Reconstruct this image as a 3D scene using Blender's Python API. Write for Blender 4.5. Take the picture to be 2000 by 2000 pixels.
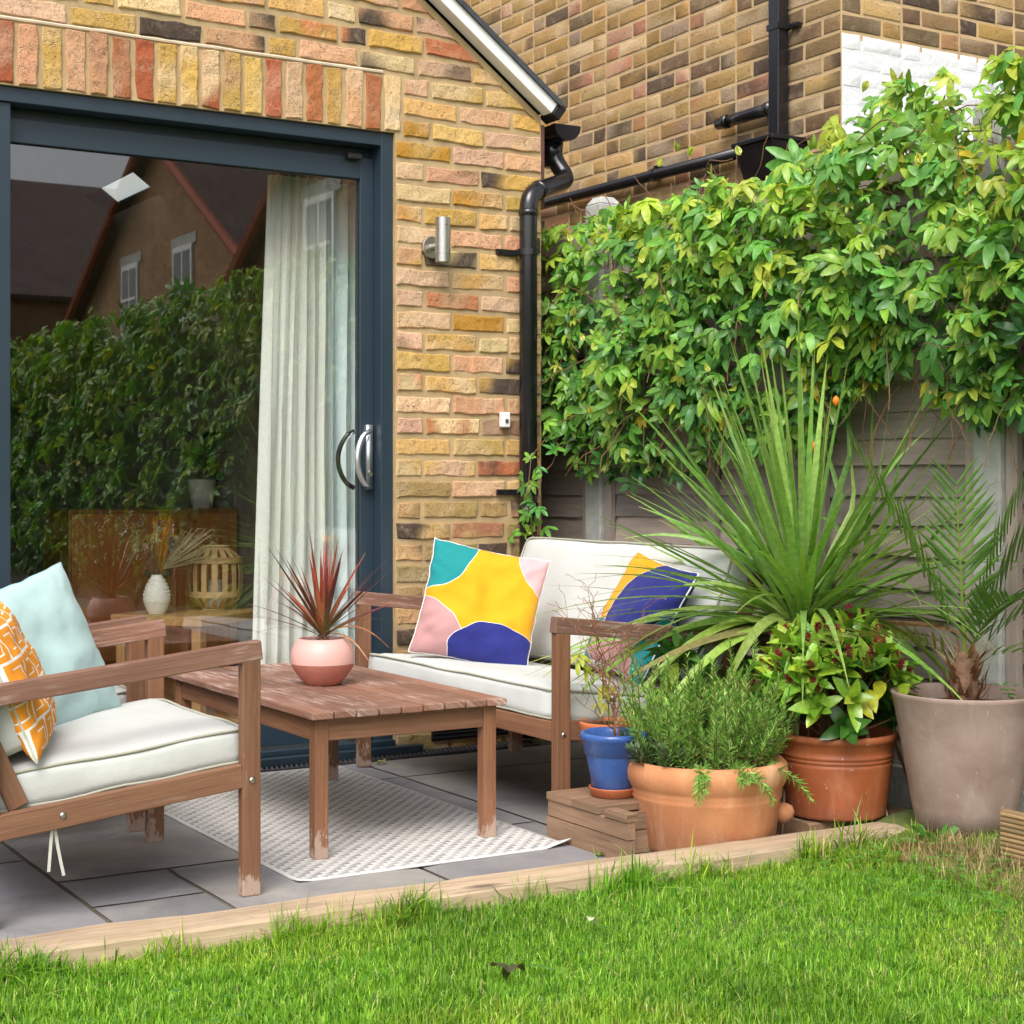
import bpy, math, random
import numpy as np
from mathutils import Vector, Matrix, noise as mn
random.seed(7); rng = np.random.default_rng(7)
S = bpy.context.scene
for o in list(bpy.data.objects): bpy.data.objects.remove(o)
C = S.collection
R = math.radians
# ---------------------------------------------------------------- camera, light, exposure
cam = bpy.data.cameras.new('camera'); camo = bpy.data.objects.new('camera', cam); C.objects.link(camo)
camo.location = (0, 0, .956); camo.rotation_euler = (R(90), 0, R(-31.3))
cam.sensor_width = 36; cam.lens = 57.67; cam.shift_y = -.029; cam.clip_start = .05; cam.clip_end = 500
S.camera = camo
W = bpy.data.worlds.new('World'); S.world = W; W.use_nodes = True
wn = W.node_tree; bg = wn.nodes['Background']
SUN_EL, SUN_AZ = R(50), R(222)      # azimuth clockwise from +Y
sky = wn.nodes.new('ShaderNodeTexSky'); sky.sky_type = 'NISHITA'; sky.sun_disc = False
sky.sun_elevation = SUN_EL; sky.sun_rotation = SUN_AZ; sky.dust_density = 4; sky.air_density = 1; sky.ozone_density = 1
hs = wn.nodes.new('ShaderNodeHueSaturation'); hs.inputs['Saturation'].default_value = .3
wn.links.new(sky.outputs[0], hs.inputs['Color']); wn.links.new(hs.outputs[0], bg.inputs['Color'])
bg.inputs['Strength'].default_value = .15
sl = bpy.data.lights.new('sun', 'SUN'); sl.energy = 1.5; sl.angle = R(34); sl.color = (1, .95, .87)
so = bpy.data.objects.new('sun', sl); C.objects.link(so)
sd = Vector((math.sin(SUN_AZ)*math.cos(SUN_EL), math.cos(SUN_AZ)*math.cos(SUN_EL), math.sin(SUN_EL)))
so.rotation_euler = sd.to_track_quat('Z', 'Y').to_euler(); so.location = (0, 0, 12)
S.view_settings.view_transform = 'Standard'; S.view_settings.look = 'None'
S.view_settings.exposure = .70; S.view_settings.gamma = 1
S.render.engine = 'CYCLES'

# ---------------------------------------------------------------- helpers
class MB:
    """collects polygons with uv and vertex colour; build() links ONE mesh object"""
    def __init__(s): s.v = []; s.f = []; s.uv = []; s.c = []; s.mi = []
    def add(s, vs, fs, uvs=None, col=(1, 1, 1), mi=0):
        o = len(s.v); s.v += [tuple(p) for p in vs]
        s.c += (list(col) if len(col) and hasattr(col[0], '__len__') else [col]*len(vs))
        for i, f in enumerate(fs):
            s.f.append(tuple(o+k for k in f))
            s.uv.append(uvs[i] if uvs else [(0, 0)]*len(f)); s.mi.append(mi)
        return s
    def box(s, lo, hi, M=None, col=(1, 1, 1), mi=0, sub=0):
        x0, y0, z0 = lo; x1, y1, z1 = hi
        vs = [Vector(p) for p in ((x0,y0,z0),(x1,y0,z0),(x1,y1,z0),(x0,y1,z0),(x0,y0,z1),(x1,y0,z1),(x1,y1,z1),(x0,y1,z1))]
        fs = [(3,2,1,0),(4,5,6,7),(0,1,5,4),(2,3,7,6),(1,2,6,5),(3,0,4,7)]
        sz = (x1-x0, y1-y0, z1-z0); L = sz.index(max(sz)); ou, ov = random.random()*20, random.random()*20
        uvs = []
        for f in fs:
            uvs.append([(vs[k][L]+ou, sum(vs[k][a]*(1, 1.3)[j] for j, a in enumerate([a for a in range(3) if a != L]))+ov) for k in f])
        if M is not None: vs = [M @ p for p in vs]
        return s.add(vs, fs, uvs, col, mi)
    def tube(s, pts, r, n=8, col=(1, 1, 1), caps=True, closed=False, mi=0):
        pts = [Vector(p) for p in pts]; m = len(pts)
        rr = r if hasattr(r, '__len__') else [r]*m
        vs = []; up = None
        for i, p in enumerate(pts):
            a = pts[(i-1) % m] if (i > 0 or closed) else p; b = pts[(i+1) % m] if (i < m-1 or closed) else p
            t = (b-a).normalized() if (b-a).length > 1e-9 else Vector((0, 0, 1))
            if up is None: up = t.orthogonal().normalized()
            up = (up-t*up.dot(t)); up = up.normalized() if up.length > 1e-6 else t.orthogonal().normalized()
            w = t.cross(up)
            for k in range(n):
                an = 2*math.pi*k/n; vs.append(p+(up*math.cos(an)+w*math.sin(an))*rr[i])
        fs = []; uvs = []
        for i in range(m if closed else m-1):
            for k in range(n):
                j = (i+1) % m
                fs.append((i*n+k, i*n+(k+1) % n, j*n+(k+1) % n, j*n+k)); uvs.append([(i*.05, k/n), (i*.05, (k+1)/n), (i*.05+.05, (k+1)/n), (i*.05+.05, k/n)])
        if caps and not closed:
            fs.append(tuple(range(n-1, -1, -1))); uvs.append([(0, 0)]*n)
            fs.append(tuple((m-1)*n+k for k in range(n))); uvs.append([(0, 0)]*n)
        return s.add(vs, fs, uvs, col, mi)
    def lathe(s, prof, n=48, c=(0, 0, 0), col=(1, 1, 1), wob=0):
        vs = []; fs = []; uvs = []
        for i, (r, z) in enumerate(prof):
            for k in range(n):
                a = 2*math.pi*k/n; q = r*(1+wob*math.sin(3*a+i*.2))
                vs.append((c[0]+q*math.cos(a), c[1]+q*math.sin(a), c[2]+z))
        for i in range(len(prof)-1):
            for k in range(n):
                fs.append((i*n+k, i*n+(k+1) % n, (i+1)*n+(k+1) % n, (i+1)*n+k))
                uvs.append([(k/n, prof[i][1]), ((k+1)/n, prof[i][1]), ((k+1)/n, prof[i+1][1]), (k/n, prof[i+1][1])])
        return s.add(vs, fs, uvs, col)
    def build(s, name, mat, parent=None, smooth=False, bevel=0, sub=0, merge=False):
        me = bpy.data.meshes.new(name); me.from_pydata(s.v, [], s.f)
        u = me.uv_layers.new(name='UVMap'); u.data.foreach_set('uv', [x for f in s.uv for p in f for x in p])
        ca = me.color_attributes.new('Col', 'FLOAT_COLOR', 'POINT')
        ca.data.foreach_set('color', [x for c in s.c for x in (c[0], c[1], c[2], 1)])
        for m in (mat if isinstance(mat, (list, tuple)) else [mat]): me.materials.append(m)
        me.polygons.foreach_set('material_index', s.mi)
        me.polygons.foreach_set('use_smooth', [smooth]*len(s.f)); me.update()
        o = bpy.data.objects.new(name, me); C.objects.link(o)
        if bevel:
            b = o.modifiers.new('b', 'BEVEL'); b.width = bevel; b.segments = 2; b.limit_method = 'ANGLE'; b.angle_limit = R(40)
        if parent: o.parent = parent
        return o

class NB:
    """numpy batch of quad templates for foliage"""
    def __init__(s): s.V = []; s.F = []; s.K = []; s.n = 0
    def add(s, v, f, col):
        s.V.append(v); s.F.append(f+s.n); s.n += len(v)
        s.K.append(np.broadcast_to(np.asarray(col, float), (len(v), 3)) if np.ndim(col) < 2 else col)
    def inst(s, T, M, pos, sc, col): s.add((T[0]*sc) @ np.array(M).T + np.array(pos), T[1], col)
    def build(s, name, mat, parent=None, smooth=True):
        V = np.concatenate(s.V); F = np.concatenate(s.F); K = np.concatenate(s.K)
        me = bpy.data.meshes.new(name)
        me.vertices.add(len(V)); me.vertices.foreach_set('co', V.astype(np.float32).ravel())
        me.loops.add(F.size); me.loops.foreach_set('vertex_index', F.astype(np.int32).ravel())
        me.polygons.add(len(F)); me.polygons.foreach_set('loop_start', np.arange(0, F.size, 4, dtype=np.int32))
        me.polygons.foreach_set('loop_total', np.full(len(F), 4, np.int32))
        me.polygons.foreach_set('use_smooth', np.full(len(F), smooth))
        ca = me.color_attributes.new('Col', 'FLOAT_COLOR', 'POINT')
        ca.data.foreach_set('color', np.concatenate([K, np.ones((len(K), 1))], 1).astype(np.float32).ravel())
        me.materials.append(mat); me.update(calc_edges=True); me.validate()
        o = bpy.data.objects.new(name, me); C.objects.link(o)
        if parent: o.parent = parent
        return o

def tag(o, label, cat, group=None, kind=None):
    if label: o['label'] = label
    if cat: o['category'] = cat
    if group: o['group'] = group
    if kind: o['kind'] = kind
    return o
def thing(name, label, cat, loc=(0, 0, 0), rotz=0, group=None):
    o = bpy.data.objects.new(name, None); C.objects.link(o); o.empty_display_size = .1
    o.location = loc; o.rotation_euler = (0, 0, rotz); return tag(o, label, cat, group)
def copy_tree(o, parent=None):
    c = o.copy(); C.objects.link(c)
    if parent: c.parent = parent
    for ch in [x for x in C.objects if x.parent == o]: copy_tree(ch, c)
    return c

# blade template: strip along +X, folded; width profile w(t)
def blade(L, w, prof, n=4, droop=.3, fold=.25, wav=0):
    V = []; F = []
    for i in range(n+1):
        t = i/n; x = L*t; z = -droop*L*t*t; ww = max(w*prof(t), .0004)
        zz = z+fold*ww+wav*ww*math.sin(t*9)
        V += [(x, ww, zz), (x, 0, z), (x, -ww, zz-2*wav*ww*math.sin(t*9))]
    for i in range(n):
        a = 3*i; F += [(a+3, a+4, a+1, a), (a+4, a+5, a+2, a+1)]
    return np.array(V, float), np.array(F)
def rotz(a): c, s = math.cos(a), math.sin(a); return np.array([[c, -s, 0], [s, c, 0], [0, 0, 1]])
def roty(a): c, s = math.cos(a), math.sin(a); return np.array([[c, 0, s], [0, 1, 0], [-s, 0, c]])
def rotx(a): c, s = math.cos(a), math.sin(a); return np.array([[1, 0, 0], [0, c, -s], [0, s, c]])
def join(parts):
    V = []; F = []; n = 0
    for v, f in parts: V.append(v); F.append(f+n); n += len(v)
    return np.concatenate(V), np.concatenate(F)
def strap(nb, pts, widths, up, col, fold=.25):
    """long leaf along a list of points"""
    pts = [Vector(p) for p in pts]; V = []; F = []; m = len(pts); up = Vector(up)
    for i, p in enumerate(pts):
        t = (pts[min(i+1, m-1)]-pts[max(i-1, 0)]).normalized(); s = t.cross(up)
        s = s.normalized() if s.length > 1e-4 else t.orthogonal(); nrm = s.cross(t)
        w = widths[i]
        V += [p+s*w+nrm*fold*w, p, p-s*w+nrm*fold*w]
    for i in range(m-1):
        a = 3*i; F += [(a, a+1, a+4, a+3), (a+1, a+2, a+5, a+4)]
    if np.ndim(col) == 2: col = np.repeat(np.array(col), 3, axis=0)
    nb.add(np.array([tuple(v) for v in V]), np.array(F), col)

# ---------------------------------------------------------------- materials
def newmat(name):
    m = bpy.data.materials.new(name); m.use_nodes = True; nt = m.node_tree
    return m, nt, nt.nodes, nt.links, nt.nodes['Principled BSDF']
def nd(nt, t, **kw):
    n = nt.nodes.new(t)
    for k, v in kw.items():
        if k in n.inputs: n.inputs[k].default_value = v
        else: setattr(n, k, v)
    return n
def mth(nt, op, a, b=None, c=None):
    n = nt.nodes.new('ShaderNodeMath'); n.operation = op
    for i, x in enumerate((a, b, c)):
        if x is None: continue
        if hasattr(x, 'is_linked'): nt.links.new(x, n.inputs[i])
        else: n.inputs[i].default_value = x
    return n.outputs[0]
def mixc(nt, f, a, b, mode='MIX'):
    n = nt.nodes.new('ShaderNodeMix'); n.data_type = 'RGBA'; n.blend_type = mode
    for i, x in ((0, f), (6, a), (7, b)):
        if hasattr(x, 'is_linked'): nt.links.new(x, n.inputs[i])
        elif i: n.inputs[i].default_value = (*x[:3], 1)
        else: n.inputs[i].default_value = x
    return n.outputs[2]
def ramp(nt, f, a, b):
    n = nt.nodes.new('ShaderNodeMapRange'); nt.links.new(f, n.inputs[0]); n.inputs[1].default_value = a; n.inputs[2].default_value = b
    return n.outputs[0]
def noi(nt, vec, scale, det=4, rough=.6, dist=0):
    n = nt.nodes.new('ShaderNodeTexNoise'); n.inputs['Scale'].default_value = scale; n.inputs['Detail'].default_value = det
    n.inputs['Roughness'].default_value = rough; n.inputs['Distortion'].default_value = dist
    if vec is not None: nt.links.new(vec, n.inputs['Vector'])
    return n.outputs[0]
def mapv(nt, vec, sc):
    n = nt.nodes.new('ShaderNodeMapping'); nt.links.new(vec, n.inputs[0]); n.inputs['Scale'].default_value = sc; return n.outputs[0]
def bump(nt, bs, h, dist=.002, st=.6):
    n = nt.nodes.new('ShaderNodeBump'); n.inputs['Distance'].default_value = dist; n.inputs['Strength'].default_value = st
    nt.links.new(h, n.inputs['Height']); nt.links.new(n.outputs[0], bs.inputs['Normal']); return n
def coord(nt, k='Object'): return nt.nodes.new('ShaderNodeTexCoord').outputs[k]
def attr(nt, a='Col'): n = nt.nodes.new('ShaderNodeAttribute'); n.attribute_name = a; return n.outputs['Color']

def plain(name, col, rough=.5, metal=0, var=.12, scale=12, bmp=.0, spec=.5, bscale=150):
    m, nt, N, L, b = newmat(name); v = coord(nt)
    f = noi(nt, v, scale)
    c = mixc(nt, ramp(nt, f, .3, .7), [x*(1-var) for x in col], [min(1, x*(1+var)) for x in col])
    L.new(c, b.inputs['Base Color']); b.inputs['Roughness'].default_value = rough; b.inputs['Metallic'].default_value = metal
    b.inputs['Specular IOR Level'].default_value = spec
    if bmp: bump(nt, b, noi(nt, v, bscale, 3), bmp)
    return m
def wood(name, c1, c2, wearc=(.62, .5, .43), wear=.0, foot=0, rough=.62, grain=1., knots=False, wearth=.62, cracks=0):
    m, nt, N, L, b = newmat(name); uv = coord(nt, 'UV'); ob = coord(nt)
    g1 = noi(nt, mapv(nt, uv, (2.5, 75*grain, 1)), 1, 6, .65, .6)
    g2 = noi(nt, mapv(nt, uv, (9, 330*grain, 1)), 1, 3, .7)
    big = noi(nt, mapv(nt, uv, (1.6, 9, 1)), 1, 3)
    c = mixc(nt, ramp(nt, g1, .3, .72), c1, c2)
    c = mixc(nt, mth(nt, 'MULTIPLY', ramp(nt, g2, .48, .75), .45), c, [x*.55 for x in c1])
    c = mixc(nt, mth(nt, 'MULTIPLY', ramp(nt, big, .45, .75), .4), c, [min(1, x*1.35) for x in c2])
    pb = noi(nt, mapv(nt, uv, (.31, .37, 1)), 1, 0); c = mixc(nt, 1, c, mixc(nt, ramp(nt, pb, .3, .7), (.72, .74, .76), (1.25, 1.2, 1.15)), 'MULTIPLY')
    if cracks:
        ck = noi(nt, mapv(nt, uv, (1.1, 42, 1)), 1, 5, .7, .5); c = mixc(nt, mth(nt, 'MULTIPLY', ramp(nt, ck, .60, .68), cracks), c, [x*.25 for x in c1])
        st = noi(nt, mapv(nt, uv, (3, 7, 1)), 1, 5, .7); c = mixc(nt, mth(nt, 'MULTIPLY', ramp(nt, st, .5, .72), cracks*.7), c, [x*.5+.02 for x in c1])
    if knots:
        vo = nt.nodes.new('ShaderNodeTexVoronoi'); L.new(mapv(nt, uv, (2.2, 7, 1)), vo.inputs['Vector']); vo.inputs['Scale'].default_value = 1
        c = mixc(nt, mth(nt, 'MULTIPLY', ramp(nt, vo.outputs['Distance'], .14, .05), .8), c, [x*.28 for x in c1])
    if wear:
        w1 = noi(nt, mapv(nt, uv, (7, 60, 1)), 1, 6, .75, .4); w2 = noi(nt, ob, 5, 3)
        w = mth(nt, 'MULTIPLY', ramp(nt, w1, wearth-.06, wearth+.08), ramp(nt, w2, .42, .62))
        c = mixc(nt, mth(nt, 'MULTIPLY', w, wear), c, wearc)
    if foot:
        sep = nt.nodes.new('ShaderNodeSeparateXYZ'); L.new(ob, sep.inputs[0])
        n2 = noi(nt, mapv(nt, ob, (1, 1, .45)), 45, 5, .7)
        z = mth(nt, 'ADD', sep.outputs[2], mth(nt, 'MULTIPLY', mth(nt, 'SUBTRACT', n2, .5), .42))
        c = mixc(nt, mth(nt, 'MULTIPLY', ramp(nt, z, foot, foot*.45), .75), c, (.48, .36, .29))
    L.new(c, b.inputs['Base Color']); b.inputs['Roughness'].default_value = rough
    bump(nt, b, mth(nt, 'ADD', g1, mth(nt, 'MULTIPLY', g2, .6)), .0022, .55)
    return m
def brickmat(name, dark=.5, bstr=.004, blot=.5):
    m, nt, N, L, b = newmat(name); v = coord(nt); a = attr(nt)
    f1 = noi(nt, v, 60, 5, .7); f2 = noi(nt, v, 18, 5, .65, .8); f3 = noi(nt, v, 210, 3)
    vo = nt.nodes.new('ShaderNodeTexVoronoi'); vo.feature = 'DISTANCE_TO_EDGE'; vo.inputs['Scale'].default_value = 34
    mpx = nt.nodes.new('ShaderNodeMixRGB'); mpx.inputs[0].default_value = .035; L.new(v, mpx.inputs[1]); nz_ = nt.nodes.new('ShaderNodeTexNoise'); nz_.inputs['Scale'].default_value = 14; L.new(v, nz_.inputs[0]); L.new(nz_.outputs[1], mpx.inputs[2]); L.new(mpx.outputs[0], vo.inputs['Vector'])
    crack = mth(nt, 'MULTIPLY', ramp(nt, vo.outputs['Distance'], .05, .0), ramp(nt, f2, .50, .62))
    c = mixc(nt, mth(nt, 'MULTIPLY', ramp(nt, f2, .52, .7), blot*.8), a, mixc(nt, .55, a, (.78, .62, .42)))
    c = mixc(nt, mth(nt, 'MULTIPLY', ramp(nt, f1, .58, .68), dark), c, mixc(nt, .75, a, (.10, .06, .035)))
    c = mixc(nt, mth(nt, 'MULTIPLY', ramp(nt, f3, .60, .66), .75), c, (.10, .06, .035))
    c = mixc(nt, mth(nt, 'MULTIPLY', crack, .4), c, mixc(nt, .8, a, (.10, .06, .035)))
    L.new(c, b.inputs['Base Color']); b.inputs['Roughness'].default_value = .9; b.inputs['Specular IOR Level'].default_value = .25
    h = mth(nt, 'SUBTRACT', mth(nt, 'MULTIPLY', noi(nt, v, 22, 3, .5), 1.2), mth(nt, 'MULTIPLY', crack, .5)); h = mth(nt, 'ADD', h, 0); h2 = mth(nt, 'ADD', mth(nt, 'MULTIPLY', noi(nt, v, 75, 6, .8), 1.5), mth(nt, 'MULTIPLY', ramp(nt, f3, .7, .62), .25))
    bump(nt, b, mth(nt, 'ADD', h, h2), bstr, .9); return m
def mortar(name, col):
    m, nt, N, L, b = newmat(name); v = coord(nt)
    f = noi(nt, v, 9, 5); g = noi(nt, v, 220, 2)
    c = mixc(nt, ramp(nt, f, .3, .7), [x*.78 for x in col], [x*1.15 for x in col])
    c = mixc(nt, mth(nt, 'MULTIPLY', ramp(nt, g, .55, .75), .4), c, [x*.5 for x in col])
    L.new(c, b.inputs['Base Color']); b.inputs['Roughness'].default_value = .95; b.inputs['Specular IOR Level'].default_value = .2
    bump(nt, b, noi(nt, v, 140, 4, .7), .002, .8); return m
def leafmat(name, rough=.42, trans=.3, vein=.12, spec=.45, scale=60):
    m, nt, N, L, b = newmat(name); a = attr(nt); v = coord(nt)
    f = noi(nt, v, scale, 3)
    c = mixc(nt, ramp(nt, f, .35, .7), mixc(nt, 1, a, (.72, .78, .7), 'MULTIPLY'), mixc(nt, 1, a, (1.2, 1.15, 1.1), 'MULTIPLY'))
    L.new(c, b.inputs['Base Color']); b.inputs['Roughness'].default_value = rough; b.inputs['Specular IOR Level'].default_value = spec
    tr = nt.nodes.new('ShaderNodeBsdfTranslucent'); L.new(mixc(nt, 1, c, (1.3, 1.35, .6), 'MULTIPLY'), tr.inputs['Color'])
    mx = nt.nodes.new('ShaderNodeMixShader'); mx.inputs[0].default_value = trans
    L.new(b.outputs[0], mx.inputs[1]); L.new(tr.outputs[0], mx.inputs[2]); L.new(mx.outputs[0], nt.nodes['Material Output'].inputs[0])
    return m
def fabric(name, col, var=.05, scale=1200, rough=.9, bm=.0006, attrc=False):
    m, nt, N, L, b = newmat(name); v = coord(nt)
    f = noi(nt, v, 5, 4); g = noi(nt, v, scale, 1)
    base = attr(nt) if attrc else col
    c = mixc(nt, ramp(nt, f, .3, .7), [x*(1-var) for x in col], [min(1, x*(1+var)) for x in col])
    c = mixc(nt, mth(nt, 'MULTIPLY', g, .12), c, [x*.7 for x in col])
    L.new(c, b.inputs['Base Color']); b.inputs['Roughness'].default_value = rough; b.inputs['Specular IOR Level'].default_value = .2
    b.inputs['Sheen Weight'].default_value = .15
    bump(nt, b, noi(nt, v, 14, 4, .6), .008, .35); return m
def glass(name, refl=.17, tint=(.95, .98, .97), rough=0.):
    m, nt, N, L, b = newmat(name); N.remove(b)
    t = nt.nodes.new('ShaderNodeBsdfTransparent'); t.inputs[0].default_value = (*tint, 1)
    g = nt.nodes.new('ShaderNodeBsdfGlossy'); g.inputs['Roughness'].default_value = .012; g.inputs['Color'].default_value = (1, 1, 1, 1)
    ge = nt.nodes.new('ShaderNodeNewGeometry'); dt = nt.nodes.new('ShaderNodeVectorMath'); dt.operation = 'DOT_PRODUCT'
    L.new(ge.outputs['Incoming'], dt.inputs[0]); L.new(ge.outputs['Normal'], dt.inputs[1])
    f = mth(nt, 'POWER', mth(nt, 'SUBTRACT', 1, mth(nt, 'ABSOLUTE', dt.outputs['Value'])), 4)
    f = mth(nt, 'MINIMUM', mth(nt, 'ADD', mth(nt, 'MULTIPLY', f, .8), refl), 1)
    mx = nt.nodes.new('ShaderNodeMixShader'); L.new(f, mx.inputs[0]); L.new(t.outputs[0], mx.inputs[1]); L.new(g.outputs[0], mx.inputs[2])
    L.new(mx.outputs[0], nt.nodes['Material Output'].inputs[0]); return m
def terracotta(name, c1, c2, rough=.8, bloom=.4, bloomc=(.75, .55, .40), spots=0):
    m, nt, N, L, b = newmat(name); v = coord(nt)
    c = mixc(nt, ramp(nt, noi(nt, v, 7, 5, .6, .5), .3, .7), c1, c2)
    c = mixc(nt, mth(nt, 'MULTIPLY', ramp(nt, noi(nt, v, 4.5, 6, .7, 1), .55, .75), bloom), c, bloomc)
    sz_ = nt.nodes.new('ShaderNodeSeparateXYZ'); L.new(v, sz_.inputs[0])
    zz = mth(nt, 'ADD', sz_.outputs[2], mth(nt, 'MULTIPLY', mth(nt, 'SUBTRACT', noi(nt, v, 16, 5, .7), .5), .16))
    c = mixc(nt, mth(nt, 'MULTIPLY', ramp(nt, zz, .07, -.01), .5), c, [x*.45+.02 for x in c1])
    drip = noi(nt, mapv(nt, v, (26, 26, 3)), 1, 4, .6); c = mixc(nt, mth(nt, 'MULTIPLY', ramp(nt, drip, .56, .72), bloom*.5), c, bloomc)
    if spots: c = mixc(nt, mth(nt, 'MULTIPLY', ramp(nt, noi(nt, mapv(nt, v, (1, 1, .6)), 75, 3, .6), .69, .73), spots), c, (.8, .7, .62))
    c = mixc(nt, mth(nt, 'MULTIPLY', ramp(nt, noi(nt, v, 300, 2), .55, .8), .25), c, [x*.6 for x in c1])
    L.new(c, b.inputs['Base Color']); b.inputs['Roughness'].default_value = rough
    bump(nt, b, noi(nt, v, 90, 4), .0012, .5); return m

M = {}
M['brick'] = brickmat('old_brick', .8, .005, .5); M['brick_far'] = brickmat('stock_brick', .8, .004, .45)
M['mortar'] = mortar('sand_mortar', (.46, .335, .185)); M['mortar_pale'] = mortar('pale_mortar', (.55, .39, .22))
M['whitebrick'] = plain('white_paint_brick', (.72, .73, .75), .6, var=.04, bmp=.006, bscale=35)
M['frame'] = plain('anthracite_metal', (.021, .038, .056), .36, 0, .06, 3)
M['rubber'] = plain('black_rubber', (.012, .013, .015), .6)
M['blackpipe'] = plain('black_plastic', (.010, .010, .013), .22, var=.2, spec=.6)
M['steel'] = plain('brushed_steel', (.55, .53, .50), .32, 1, .08, 60)
M['chrome'] = plain('satin_chrome', (.62, .64, .68), .3, .85, .05)
M['white'] = plain('white_gloss_board', (.80, .80, .80), .45, var=.05, scale=20)
M['slate'] = plain('roof_slate', (.05, .055, .065), .6, var=.3, scale=25, bmp=.002)
M['glass'] = glass('door_glass')
M['wood'] = wood('garden_hardwood', (.150, .066, .033), (.26, .130, .072), wear=.55, wearc=(.44, .31, .25))
M['leg'] = wood('garden_hardwood_leg', (.155, .066, .031), (.265, .126, .066), wear=.4, foot=.055, wearc=(.5, .36, .29))
M['top'] = wood('weathered_tabletop', (.165, .075, .048), (.285, .15, .105), wear=.9, wearth=.53, wearc=(.58, .43, .38))
M['arm'] = wood('weathered_arm', (.165, .075, .048), (.28, .145, .10), wear=.8, wearth=.56, wearc=(.6, .47, .42))
M['sleeper'] = wood('pale_sleeper_wood', (.30, .22, .145), (.50, .39, .285), wear=.6, wearc=(.62, .53, .44), grain=.6, knots=True, cracks=.55)
M['crate'] = wood('weathered_softwood', (.17, .10, .058), (.34, .215, .135), wear=.5, wearc=(.44, .33, .24), grain=.55, knots=True, cracks=.7)
M['deck'] = wood('ribbed_deck_wood', (.24, .155, .075), (.40, .27, .14), grain=.6)
M['oak'] = wood('indoor_oak', (.42, .22, .085), (.60, .36, .16), rough=.45, grain=.7)
M['walnut'] = wood('indoor_sideboard_wood', (.30, .105, .022), (.48, .20, .05), rough=.4, grain=.5)
M['bamboo'] = wood('bamboo_strip', (.45, .28, .11), (.66, .46, .22), rough=.5)
M['fence'] = wood('fence_board', (.27, .225, .20), (.38, .325, .295), wear=.4, wearc=(.38, .34, .31), grain=.5, rough=.85)
M['concrete'] = plain('concrete', (.42, .42, .40), .9, var=.22, scale=14, bmp=.004, bscale=90)
M['cush'] = fabric('outdoor_canvas', (.56, .575, .56)); M['pipe'] = fabric('canvas_piping', (.40, .39, .32))
M['cushside'] = fabric('outdoor_canvas_green', (.56, .57, .49))
M['blue'] = fabric('pale_blue_linen', (.40, .55, .55), .08); M['bluepipe'] = fabric('blue_piping', (.30, .50, .50))
M['whitepipe'] = fabric('white_piping', (.85, .85, .86))
M['curtain'] = None
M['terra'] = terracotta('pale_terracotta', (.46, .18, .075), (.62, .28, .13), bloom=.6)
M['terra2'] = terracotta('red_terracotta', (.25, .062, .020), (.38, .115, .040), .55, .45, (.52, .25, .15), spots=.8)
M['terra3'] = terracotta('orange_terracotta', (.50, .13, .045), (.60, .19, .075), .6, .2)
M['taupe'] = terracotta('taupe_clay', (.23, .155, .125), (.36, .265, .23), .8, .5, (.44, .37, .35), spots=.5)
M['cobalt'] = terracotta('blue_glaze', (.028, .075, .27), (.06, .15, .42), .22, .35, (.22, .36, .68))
M['darkpot'] = plain('dark_grey_pot', (.055, .058, .072), .7, bmp=.001)
M['soil'] = plain('soil', (.045, .028, .018), .95, var=.4, scale=60, bmp=.01, bscale=70)
M['pinkpot'] = plain('pale_pink_glaze', (.70, .40, .36), .45, var=.04, bmp=.0005)
M['rosepot'] = plain('dusky_pink_clay', (.46, .165, .125), .65, var=.1, scale=30, bmp=.0008)
M['leaf'] = leafmat('vine_leaf', .34, .3); M['leafg'] = leafmat('strap_leaf', .38, .22); M['leafr'] = leafmat('red_leaf', .35, .2, scale=30)
M['grass'] = leafmat('grass_blade', .5, .35); M['needle'] = leafmat('needle_leaf', .5, .2)
M['stem'] = plain('brown_stem', (.17, .085, .045), .8, var=.3, scale=40, bmp=.001)
M['greenstem'] = plain('green_stem', (.16, .20, .05), .6, var=.3)
M['ceramic'] = plain('cream_ceramic', (.80, .77, .68), .5, var=.03)
M['iron'] = plain('drain_grate', (.06, .06, .065), .5)
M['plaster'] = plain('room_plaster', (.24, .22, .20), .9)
# ================================================================ STRUCTURE
def lerp(a, b, t): return tuple(a[i]*(1-t)+b[i]*t for i in range(3))
EXT = [((.64,.40,.14),5),((.74,.53,.28),5),((.68,.37,.21),4),((.56,.20,.09),2),((.62,.38,.10),6),((.72,.45,.29),5),((.50,.25,.04),2),((.36,.21,.12),1),((.07,.05,.04),1)]
SOL = [((.45,.155,.065),5),((.60,.33,.18),3),((.62,.38,.11),3),((.42,.11,.045),3),((.66,.46,.26),2),((.25,.18,.14),1),((.52,.33,.09),1)]
FAR = [((.45,.27,.095),7),((.50,.32,.13),6),((.36,.22,.08),5),((.44,.20,.12),2),((.19,.12,.065),3),((.34,.235,.15),2),((.13,.09,.06),2),((.44,.30,.14),2)]
FARD = [((.17,.11,.06),5),((.26,.17,.08),4),((.09,.06,.045),3),((.32,.21,.10),2)]
def pick(tab):
    c = random.choices([t[0] for t in tab], [t[1] for t in tab])[0]
    k = random.uniform(.85, 1.15); return tuple(min(1, x*k*random.uniform(.95, 1.05)) for x in c)
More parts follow.
